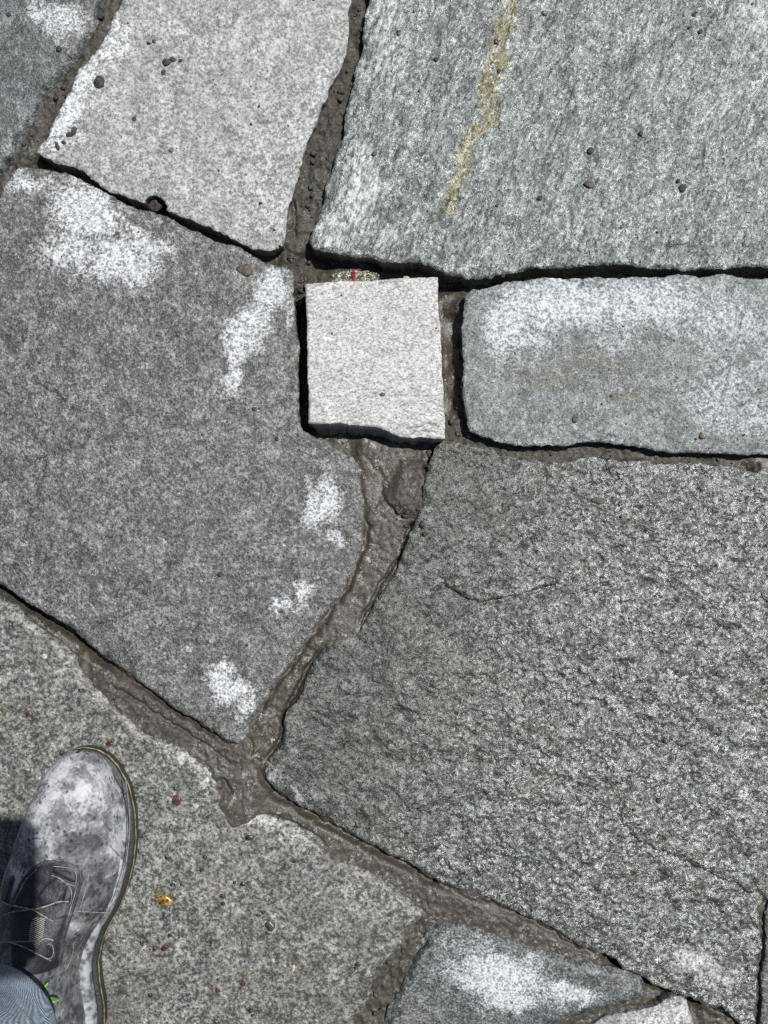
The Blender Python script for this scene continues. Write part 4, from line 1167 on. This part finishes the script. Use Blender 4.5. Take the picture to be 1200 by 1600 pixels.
    # surface look-up
    bv = bvhtree.BVHTree.FromPolygons([tuple(p) for p in V.reshape(-1, 3).tolist()], [tuple(int(k) for k in q) for q in Q])

    def top(x, y):
        h = bv.ray_cast(Vector((x, y, 0.5)), Vector((0, 0, -1)))
        return h[0].z if h[0] is not None else 0.06

    def onb(px, py, off=0.0):
        z = 0.08
        for _ in range(5):
            x, y = P(px, py, z); z = top(x, y)
        return (x, y, z + off)

    def strap(name, path, width, off, mat, nseg=26, thick=0.0012):
        """a flat ribbon lying on the upper, path in photograph px"""
        pts = np.array([onb(a, b)[:3] for a, b in path])
        t = np.linspace(0, len(pts) - 1, nseg)
        c = np.stack([np.interp(t, range(len(pts)), pts[:, k]) for k in range(3)], 1)
        V2 = []; nc = 7
        for i in range(nseg):
            a = c[max(0, i - 1)]; b = c[min(nseg - 1, i + 1)]
            d = b - a; n = np.array([-d[1], d[0]]); n = n / (np.linalg.norm(n) + 1e-9)
            for j in range(nc):
                u = (j / (nc - 1) - .5) * width
                x, y = c[i, 0] + n[0] * u, c[i, 1] + n[1] * u
                e = 1 - abs(2 * j / (nc - 1) - 1) ** 3
                V2.append((x, y, top(x, y) + off * 0.2 + off * 0.8 * e + (0.0 if 0 < i < nseg - 1 else -off * .9)))
        F2 = [(i * nc + j, i * nc + j + 1, (i + 1) * nc + j + 1, (i + 1) * nc + j) for i in range(nseg - 1) for j in range(nc - 1)]
        A2 = np.zeros((len(V2), 3)); A2[:, 0] = 0.42
        return mesh_np(name, fin(V2), F2, mat, parent, {'mask': A2})

    def patch(name, poly, off, mat, dust, seed=0):
        q = [onb(a, b)[:2] for a, b in poly]
        q = np.array(q)
        lo = q.min(0) - .003; hi = q.max(0) + .003
        xs = np.arange(lo[0], hi[0], 0.0011); ys = np.arange(lo[1], hi[1], 0.0011)

        def zf(x, y, s):
            b_ = np.array([top(a, c) for a, c in zip(x, y)])
            return b_ + off * (0.35 + 0.65 * sstep(0, 0.003, s)) + 0.0002 * fbm(x, y, 0.006, 2, seed + 5) - 0.0007 * np.exp(-((s - 0.0022) / 0.0005) ** 2)
        o = sheet(name, xs, ys, lambda x, y: sdf(x, y, q), zf, mat, max(off, 0.001) * 1.0, parent,
                  lambda x, y, s: np.stack([np.full(x.shape, dust) + 0.25 * fbm(x, y, 0.02, 2, seed) + 0.3 * np.exp(-(s / .0012) ** 2), np.zeros(x.shape), np.zeros(x.shape)], 1), (0, 0, 0), None, 2)
        return o
    # tongue panel, eyelet facings, webbing tabs
    patch('tongue', [(60, 1352), (84, 1345), (106, 1346), (120, 1352), (126, 1364), (122, 1385), (112, 1415), (104, 1440), (96, 1470), (92, 1510), (20, 1520), (16, 1440), (28, 1400), (44, 1370)], 0.0016, mats['pad'], 0.16, 3)
    patch('toe_guard', [(72, 1378), (92, 1366), (104, 1372), (102, 1396), (92, 1414), (62, 1418), (58, 1398)], 0.0032, mats['pad'], 0.10, 4)
    patch('eyelet_tab', [(85, 1350), (108, 1350), (121, 1356), (125, 1368), (122, 1380), (104, 1374), (88, 1366), (80, 1360)], 0.0045, mats['pad'], 0.30, 5)
    patch('eyelet_tab', [(104, 1377), (121, 1382), (114, 1412), (96, 1407)], 0.0045, mats['pad'], 0.40, 6)
    patch('eyelet_tab', [(76, 1472), (87, 1468), (87, 1498), (70, 1494)], 0.0045, mats['pad'], 0.25, 7)
    patch('webbing', [(52, 1430), (74, 1432), (70, 1465), (58, 1484), (44, 1468), (46, 1446)], 0.0030, mats['web'], 0.5, 8)
    patch('eyelet_tab', [(4, 1382), (20, 1366), (24, 1372), (12, 1412), (2, 1408)], 0.004, mats['pad'], 0.25, 9)
    strap('facing', [(126, 1358), (128, 1375), (120, 1400), (113, 1424), (104, 1450), (98, 1480), (93, 1510)], 0.0030, 0.0030, mats['leather'])
    strap('facing', [(88, 1346), (70, 1346), (52, 1356), (36, 1374), (24, 1398), (14, 1430)], 0.0030, 0.0026, mats['leather'])

    def lace(path, rad=0.0008, off=0.0052, name='lace'):
        cu = bpy.data.curves.new(name, 'CURVE'); cu.dimensions = '3D'
        cu.bevel_depth = rad; cu.bevel_resolution = 3; cu.resolution_u = 6
        sp = cu.splines.new('NURBS')
        pts = [onb(a, b, off) for a, b in path]
        sp.points.add(len(pts) - 1)
        for q, p in zip(sp.points, pts):
            q.co = (*p, 1)
        sp.order_u = 3; sp.use_endpoint_u = True
        cu.materials.append(mats['lace'])
        tmp = bpy.data.objects.new('tmp', cu); COL.objects.link(tmp)
        me = bpy.data.meshes.new_from_object(tmp.evaluated_get(bpy.context.evaluated_depsgraph_get()))
        bpy.data.objects.remove(tmp)
        for p in me.polygons: p.use_smooth = True
        o = bpy.data.objects.new(name, me); COL.objects.link(o); o.parent = parent
        return o
    lace([(4, 1404), (14, 1411), (28, 1413), (45, 1416), (52, 1418)])
    lace([(-4, 1436), (8, 1426), (25, 1421), (48, 1418), (60, 1417), (80, 1411), (98, 1404), (110, 1406)])
    lace([(54, 1418), (62, 1422), (74, 1430), (86, 1436)])
    lace([(-5, 1469), (10, 1469), (22, 1468), (45, 1468), (66, 1466), (76, 1461), (86, 1466)])
    lace([(20, 1469), (36, 1474), (54, 1483), (74, 1493), (82, 1497)])
    lace([(84, 1364), (94, 1367), (103, 1374), (110, 1378), (120, 1381)], 0.0005, 0.0062, 'stitching')
    for pth in ([(86, 1351), (108, 1352), (120, 1357), (123, 1368), (120, 1379)], [(106, 1379), (119, 1383), (112, 1411)], [(122, 1384), (117, 1402), (111, 1422)], [(77, 1472), (86, 1469), (86, 1497), (72, 1494)], [(60, 1356), (46, 1368), (34, 1386), (24, 1408)]):
        lace(pth, 0.00045, 0.0049, 'stitching')
    for pth in ([(72, 1200), (52, 1242), (36, 1290), (22, 1330)], [(88, 1342), (112, 1338), (134, 1346), (140, 1362), (134, 1392), (124, 1424)], [(196, 1215), (203, 1260), (203, 1310), (194, 1370), (178, 1412)], [(152, 1280), (150, 1262), (156, 1236)],
                [(100, 1520), (112, 1500), (116, 1470), (120, 1440)], [(24, 1440), (22, 1470), (30, 1500)]):
        lace(pth, 0.00042, 0.0004, 'stitching')
    lace([(118, 1423), (140, 1424), (170, 1426)], 0.0005, 0.0010, 'stitching')
    lace([(120, 1418), (140, 1419), (160, 1419)], 0.0004, 0.0008, 'stitching')
    lace([(148, 1298), (160, 1308), (178, 1322), (190, 1338)], 0.0005, 0.0012, 'stitching')
    return onb


def leather_mat(name='dusty_leather', base=(0.018, 0.019, 0.026), dusty=(0.33, 0.335, 0.35), thr=(0.46, 0.80), amp=1.5):
    m, t, p = new_mat(name)
    N = NT(t)
    d, _, _, _ = N.attr()
    n1 = N.noise(75, 5, 0.65, None, 0.4)
    n2 = N.noise(300, 4, 0.65)
    v = N.voro(170, vec=stir(t, N, 150, 0.006))
    spots = N.math('MULTIPLY', N.map(v, 0.12, 0.42, 1, 0), N.map(N.noise(60, 2), 0.45, 0.6))
    k = N.math('ADD', d, N.math('MULTIPLY', N.math('SUBTRACT', n1, 0.5), amp))
    k = N.math('ADD', k, N.math('MULTIPLY', N.math('SUBTRACT', n2, 0.5), 0.55))
    k = N.math('SUBTRACT', k, N.math('MULTIPLY', spots, 0.42))
    f = N.map(k, thr[0] - 0.42, thr[1] + 0.42)
    col = N.ramp(f, [(0.0, base), (0.35, tuple(b * 0.8 + c * 0.13 for b, c in zip(base, dusty))), (0.7, tuple(c * 0.55 for c in dusty)), (1.0, tuple(min(.8, c * 1.6) for c in dusty))])
    t.links.new(col, p.inputs['Base Color'])
    t.links.new(N.mixf(f, 0.5, 0.9), p.inputs['Roughness'])
    t.links.new(N.bump(N.math('ADD', n2, n1), 0.0006), p.inputs['Normal'])
    return m


def fabric_mat(name, a, b, scale=900, rot=0.7):
    m, t, p = new_mat(name)
    N = NT(t)
    wv = t.nodes.new('ShaderNodeTexWave')
    wv.inputs['Scale'].default_value = scale
    wv.inputs['Distortion'].default_value = 1.0
    mp = N.stretch(1, 1, 1, rot)
    t.links.new(mp, wv.inputs['Vector'])
    n = N.noise(70, 4, 0.6)
    n2 = N.noise(900, 3, 0.6)
    col = N.mix(N.map(wv.outputs['Fac'], 0.2, 0.8), a, b)
    col = N.mix(N.math('MULTIPLY', N.map(n, 0.4, 0.65), 0.45), col, tuple(c * 1.25 for c in b))
    col = N.mix(N.math('MULTIPLY', N.map(n2, 0.45, 0.65), 0.35), col, tuple(c * 0.55 for c in a))
    t.links.new(col, p.inputs['Base Color'])
    p.inputs['Roughness'].default_value = 0.9
    t.links.new(N.bump(N.math('ADD', N.math('ADD', wv.outputs['Fac'], n2), N.math('MULTIPLY', n, 2.0)), 0.0009), p.inputs['Normal'])
    return m


BM = {'leather': leather_mat(amp=1.25), 'sole': leather_mat('dirty_rubber', (0.020, 0.020, 0.022), (0.22, 0.22, 0.22), (0.35, 0.8), 1.6),
      'rubber': plain_mat('pale_rubber', (0.08, 0.085, 0.095), (0.34, 0.355, 0.37), 110, 0.7, 0.0004, 5),
      'yellow': plain_mat('yellow_welt', (0.10, 0.085, 0.03), (0.28, 0.24, 0.09), 120, 0.6),
      'pad': leather_mat('padded_textile', (0.014, 0.014, 0.022), (0.30, 0.31, 0.35), (0.5, 0.9), 1.0),
      'web': None, 'lace': plain_mat('dusty_lace', (0.14, 0.135, 0.125), (0.30, 0.29, 0.27), 300, 0.8)}
mwb, twb, pwb = new_mat('zigzag_webbing')
Nw = NT(twb)
wz = twb.nodes.new('ShaderNodeTexWave'); wz.inputs['Scale'].default_value = 190; wz.inputs['Distortion'].default_value = 1.2; wz.inputs['Detail Scale'].default_value = 4
twb.links.new(Nw.stretch(1, 1, 1, -1.2), wz.inputs['Vector'])
twb.links.new(Nw.mix(Nw.map(wz.outputs['Fac'], 0.3, 0.6), (0.03, 0.03, 0.035), (0.50, 0.48, 0.44)), pwb.inputs['Base Color'])
pwb.inputs['Roughness'].default_value = 0.8
twb.links.new(Nw.bump(wz.outputs['Fac'], 0.001), pwb.inputs['Normal'])
BM['web'] = mwb
M['denim'] = fabric_mat('faded_denim', (0.14, 0.185, 0.24), (0.27, 0.33, 0.40), 420, 0.6)
M['thread'] = plain_mat('hem_thread', (0.10, 0.09, 0.08), (0.16, 0.14, 0.12), 400, 0.9)
M['shirt'] = fabric_mat('grey_work_shirt', (0.09, 0.09, 0.10), (0.15, 0.15, 0.16), 300, 0.2)
M['skin'] = plain_mat('skin', (0.50, 0.30, 0.22), (0.58, 0.36, 0.27), 30, 0.55, 0.0002)
M['hair'] = plain_mat('dark_hair', (0.02, 0.014, 0.01), (0.05, 0.035, 0.025), 200, 0.5, 0.002)

person = bpy.data.objects.new('person', None)
COL.objects.link(person)
person.location = (P(90, 1560)[0], P(90, 1560)[1], 0)
tag(person, 'person in blue denim trousers and a scuffed dusty lace-up work boot at the lower left', 'person')


def empty(name, loc, parent):
    o = bpy.data.objects.new(name, None)
    COL.objects.link(o)
    o.parent = parent
    o.location = Vector(loc)
    return o


def world_fix(o):
    """child of person built in world coordinates"""
    o.parent = person
    o.location = -person.location
    return o


def make_boot(label, detail, mirror=None, dx=0, dy=0):
    b = empty('boot', (0, 0, 0), person)
    b.location = -person.location
    if label: b['label'] = label
    return boot_meshes(b, BM, detail, mirror, dx, dy)


onb = make_boot('black work boot caked in white stone dust with grey laces', True)
# the other boot stands out of frame, mirrored about the body
make_boot(None, False, mirror=P(95, 0)[0], dx=0.36, dy=-0.33)


# trouser legs: lofted cloth tubes with open hems, joined at the hips
def trouser_tube(path, radii, seed, hem=True):
    nR, nS = 90, 110
    pts = np.array(path, float); t = np.linspace(0, len(pts) - 1, nS)
    c = np.stack([np.interp(t, range(len(pts)), pts[:, k]) for k in range(3)], 1)
    r = np.interp(t, range(len(radii)), radii)
    V = []
    for i in range(nS):
        a = c[max(0, i - 2)]; b = c[min(nS - 1, i + 2)]
        d = Vector(b - a).normalized()
        if hem and i < 12:
            d = Vector((-0.10, -0.02, 1)).normalized()
        u = d.cross(Vector((0, 1, 0))).normalized() * -1
        v = d.cross(u).normalized()
        for j in range(nR):
            an = 2 * math.pi * j / nR
            fold = 1 + 0.05 * math.sin(3 * an + i * 0.13 + seed) * min(1, i / 25) + 0.035 * math.sin(5 * an - i * 0.3 + seed * 2) * min(1, i / 20)
            if hem and i < 7:
                fold *= 1.02 if 0 < i < 5 else 1.0
            p_ = c[i] + np.array(u) * math.cos(an) * r[i] * fold + np.array(v) * math.sin(an) * r[i] * fold
            V.append(p_)
    F = [(i * nR + j, i * nR + (j + 1) % nR, (i + 1) * nR + (j + 1) % nR, (i + 1) * nR + j) for i in range(nS - 1) for j in range(nR)]
    # inner turn of the hem so the cloth has thickness
    n0 = len(V)
    for k, (rr, up_) in enumerate(((0.965, 0.0), (0.95, 0.02), (0.94, 0.06))):
        for j in range(nR):
            p_ = V[j]; q = c[0] + (np.array(p_) - c[0]) * rr; q = q + np.array([0, 0, up_])
            V.append(q)
    F += [((j + 1) % nR, j, n0 + j, n0 + (j + 1) % nR) for j in range(nR)]
    F += [(n0 + k * nR + (j + 1) % nR, n0 + k * nR + j, n0 + (k + 1) * nR + j, n0 + (k + 1) * nR + (j + 1) % nR) for k in range(2) for j in range(nR)]
    return np.array(V), np.array(F)


ZH = 0.135
hx, hy = P(-14, 1612, ZH)
hem_c = (hx, hy, ZH)
V1, F1 = trouser_tube([hem_c, (hx - 0.006, hy - 0.006, 0.22), (hx + 0.01, hy + 0.01, 0.36), (-0.345, -0.50, 0.50), (-0.31, -0.60, 0.66), (-0.27, -0.74, 0.86)], [0.067, 0.070, 0.078, 0.086, 0.092, 0.10], 1)
V2, F2 = trouser_tube([(0.015, -0.83, 0.12), (0.015, -0.83, 0.22), (0.01, -0.80, 0.36), (0.0, -0.74, 0.49), (-0.03, -0.77, 0.66), (-0.08, -0.80, 0.86)], [0.070, 0.072, 0.078, 0.085, 0.092, 0.10], 3)
for VV, FF in ((V1, F1), (V2, F2)):
    o = world_fix(mesh_np('trouser_leg', VV, FF, M['denim'], person))
nR = 90
ring = [tuple(V1[3 * nR + j] + (V1[3 * nR + j] - np.array(hem_c)) * 0.012 * 0) for j in range(nR)]


def tube_mesh(name, pts, rad, mat, closed=False, sides=6):
    n = len(pts); V = []; F = []
    for i in range(n):
        a = Vector(pts[(i - 1) % n if closed else max(0, i - 1)]); b = Vector(pts[(i + 1) % n if closed else min(n - 1, i + 1)])
        d = (b - a).normalized(); u = d.cross(Vector((0.1, 0.2, 1))).normalized(); v = d.cross(u)
        for j in range(sides):
            an = 2 * math.pi * j / sides
            V.append(tuple(Vector(pts[i]) + (u * math.cos(an) + v * math.sin(an)) * rad))
    for i in range(n if closed else n - 1):
        for j in range(sides):
            F.append((i * sides + j, i * sides + (j + 1) % sides, ((i + 1) % n) * sides + (j + 1) % sides, ((i + 1) % n) * sides + j))
    return mesh_np(name, V, F, mat, person)


world_fix(tube_mesh('hem_stitching', [tuple(V1[10 * nR + j]) for j in range(nR)], 0.0008, M['thread'], True))


def skin_mesh(name, verts, edges, radii, mat, root=0, sub=2):
    me = bpy.data.meshes.new(name)
    me.from_pydata([tuple(v) for v in verts], edges, [])
    o = bpy.data.objects.new(name, me)
    COL.objects.link(o)
    sk = o.modifiers.new('skin', 'SKIN'); sk.use_smooth_shade = True
    ss = o.modifiers.new('sub', 'SUBSURF'); ss.levels = sub; ss.render_levels = sub
    for i, r in enumerate(radii):
        me.skin_vertices[0].data[i].radius = (r, r) if not isinstance(r, tuple) else r
        me.skin_vertices[0].data[i].use_root = (i == root)
    me2 = bpy.data.meshes.new_from_object(o.evaluated_get(bpy.context.evaluated_depsgraph_get()))
    bpy.data.objects.remove(o)
    for p in me2.polygons: p.use_smooth = True
    me2.materials.clear(); me2.materials.append(mat)
    o2 = bpy.data.objects.new(name, me2)
    COL.objects.link(o2)
    return world_fix(o2)


# body (out of frame above the lens line): one continuous figure, leaning over the phone
bvts = [(-0.17, -0.80, 0.90), (-0.27, -0.76, 0.86), (-0.345, -0.50, 0.50), (hx, hy - .005, 0.12),
        (-0.08, -0.82, 0.86), (0.0, -0.74, 0.49), (0.015, -0.83, 0.12),
        (-0.15, -0.74, 1.06), (-0.13, -0.64, 1.25), (-0.11, -0.53, 1.38), (-0.10, -0.44, 1.45), (-0.10, -0.38, 1.50), (-0.10, -0.34, 1.55),
        (0.07, -0.60, 1.30), (0.17, -0.74, 1.08), (0.19, -0.78, 0.86), (0.19, -0.79, 0.79),
        (-0.31, -0.60, 1.31), (-0.38, -0.45, 1.06), (-0.23, -0.28, 1.03), (-0.11, -0.16, 1.032), (-0.075, -0.12, 1.038)]
beds = [(0, 1), (1, 2), (2, 3), (0, 4), (4, 5), (5, 6), (0, 7), (7, 8), (8, 9), (9, 10), (10, 11), (11, 12), (8, 13), (13, 14), (14, 15), (15, 16), (8, 17), (17, 18), (18, 19), (19, 20), (20, 21)]
brad = [0.10, 0.075, 0.052, 0.036, 0.075, 0.052, 0.036, 0.12, 0.13, 0.06, 0.058, 0.078, 0.070, 0.055, 0.042, 0.03, 0.035, 0.055, 0.042, 0.036, 0.026, 0.03]
nb = len(bvts)
# fingers of the hand that holds the phone
palm = 21
hand_v = []
for k, (fx, L) in enumerate(((0.016, 0.030), (0.017, 0.034), (0.017, 0.032), (0.016, 0.025))):
    yb = -0.135 + k * 0.019
    hand_v.append([(-0.048 - fx, yb, 1.043), (-0.031 - fx, yb + 0.002, 1.039), (-0.031 - fx + L, yb + 0.004, 1.042)])
hand_v.append([(-0.062, -0.125, 1.062), (-0.045, -0.105, 1.073), (-0.025, -0.088, 1.072)])
for ch in hand_v:
    prev = palm
    for q, p_ in enumerate(ch):
        bvts.append(p_); brad.append(0.009 if q == 0 else 0.0078); beds.append((prev, len(bvts) - 1)); prev = len(bvts) - 1
skin_mesh('body', bvts, beds, brad, M['skin'])
sv = [bvts[i] for i in (0, 7, 8, 9, 13, 14, 15, 17, 18, 19, 20)]
skin_mesh('shirt', sv, [(0, 1), (1, 2), (2, 3), (2, 4), (4, 5), (5, 6), (2, 7), (7, 8), (8, 9), (9, 10)], [0.125, 0.135, 0.145, 0.075, 0.07, 0.055, 0.042, 0.07, 0.055, 0.045, 0.034], M['shirt'])
skin_mesh('hair', [(-0.10, -0.42, 1.535), (-0.10, -0.375, 1.575), (-0.10, -0.335, 1.60)], [(0, 1), (1, 2)], [0.062, 0.078, 0.062], M['hair'])

# phone in the hand, just above the lens position
def phone():
    import bmesh
    bm = bmesh.new()
    bmesh.ops.create_cube(bm, size=1)
    for v in bm.verts:
        v.co = Vector((v.co.x * 0.074, v.co.y * 0.150, v.co.z * 0.008))
    ed = [e for e in bm.edges if abs(e.verts[0].co.z - e.verts[1].co.z) > 0.004]
    bmesh.ops.bevel(bm, geom=ed, offset=0.009, segments=5, affect='EDGES')
    me = bpy.data.meshes.new('phone'); bm.to_mesh(me); bm.free()
    me.materials.append(plain_mat('phone_shell', (0.02, 0.02, 0.022), (0.035, 0.035, 0.04), 50, 0.3))
    o = bpy.data.objects.new('phone', me); COL.objects.link(o)
    o.location = (-0.016, -0.056, 1.058)
    tag(o, 'dark smartphone held flat over the paving to take the picture', 'phone')


phone()

# ---------------------------------------------------------------- sprig of leaves caught between cuff and boot
def sprig():
    m, t, p = new_mat('leaf_green')
    N = NT(t)
    t.links.new(N.mix(N.map(N.noise(250, 3), 0.4, 0.6), (0.07, 0.16, 0.03), (0.17, 0.31, 0.07)), p.inputs['Base Color'])
    p.inputs['Roughness'].default_value = 0.5
    x, y, z = onb(84, 1546)
    root = bpy.data.objects.new('leaf_sprig', None); COL.objects.link(root); root.location = (x, y, z + 0.004)
    tag(root, 'tiny bright green leaf sprig lying on the boot beside the trouser hem', 'leaf')
    for (lx, ly, L, W, an) in ((-0.004, 0.004, 0.009, 0.0055, 75), (0.000, -0.002, 0.010, 0.006, -15), (-0.003, 0.000, 0.007, 0.003, 120)):
        V = []; F = []
        a = math.radians(an)
        for i in range(7):
            s = i / 6; wd = W * math.sin(math.pi * min(.98, s * .9 + .05)) / 2
            for j, k in enumerate((-1, 0, 1)):
                u, v = s * L, k * wd
                V.append((lx + u * math.cos(a) - v * math.sin(a), ly + u * math.sin(a) + v * math.cos(a), 0.012 + 0.003 * math.sin(s * 3) + (0.0012 if k else 0)))
        F = [(i * 3 + j, i * 3 + j + 1, (i + 1) * 3 + j + 1, (i + 1) * 3 + j) for i in range(6) for j in range(2)]
        mesh_np('leaf', V, F, m, root)


sprig()
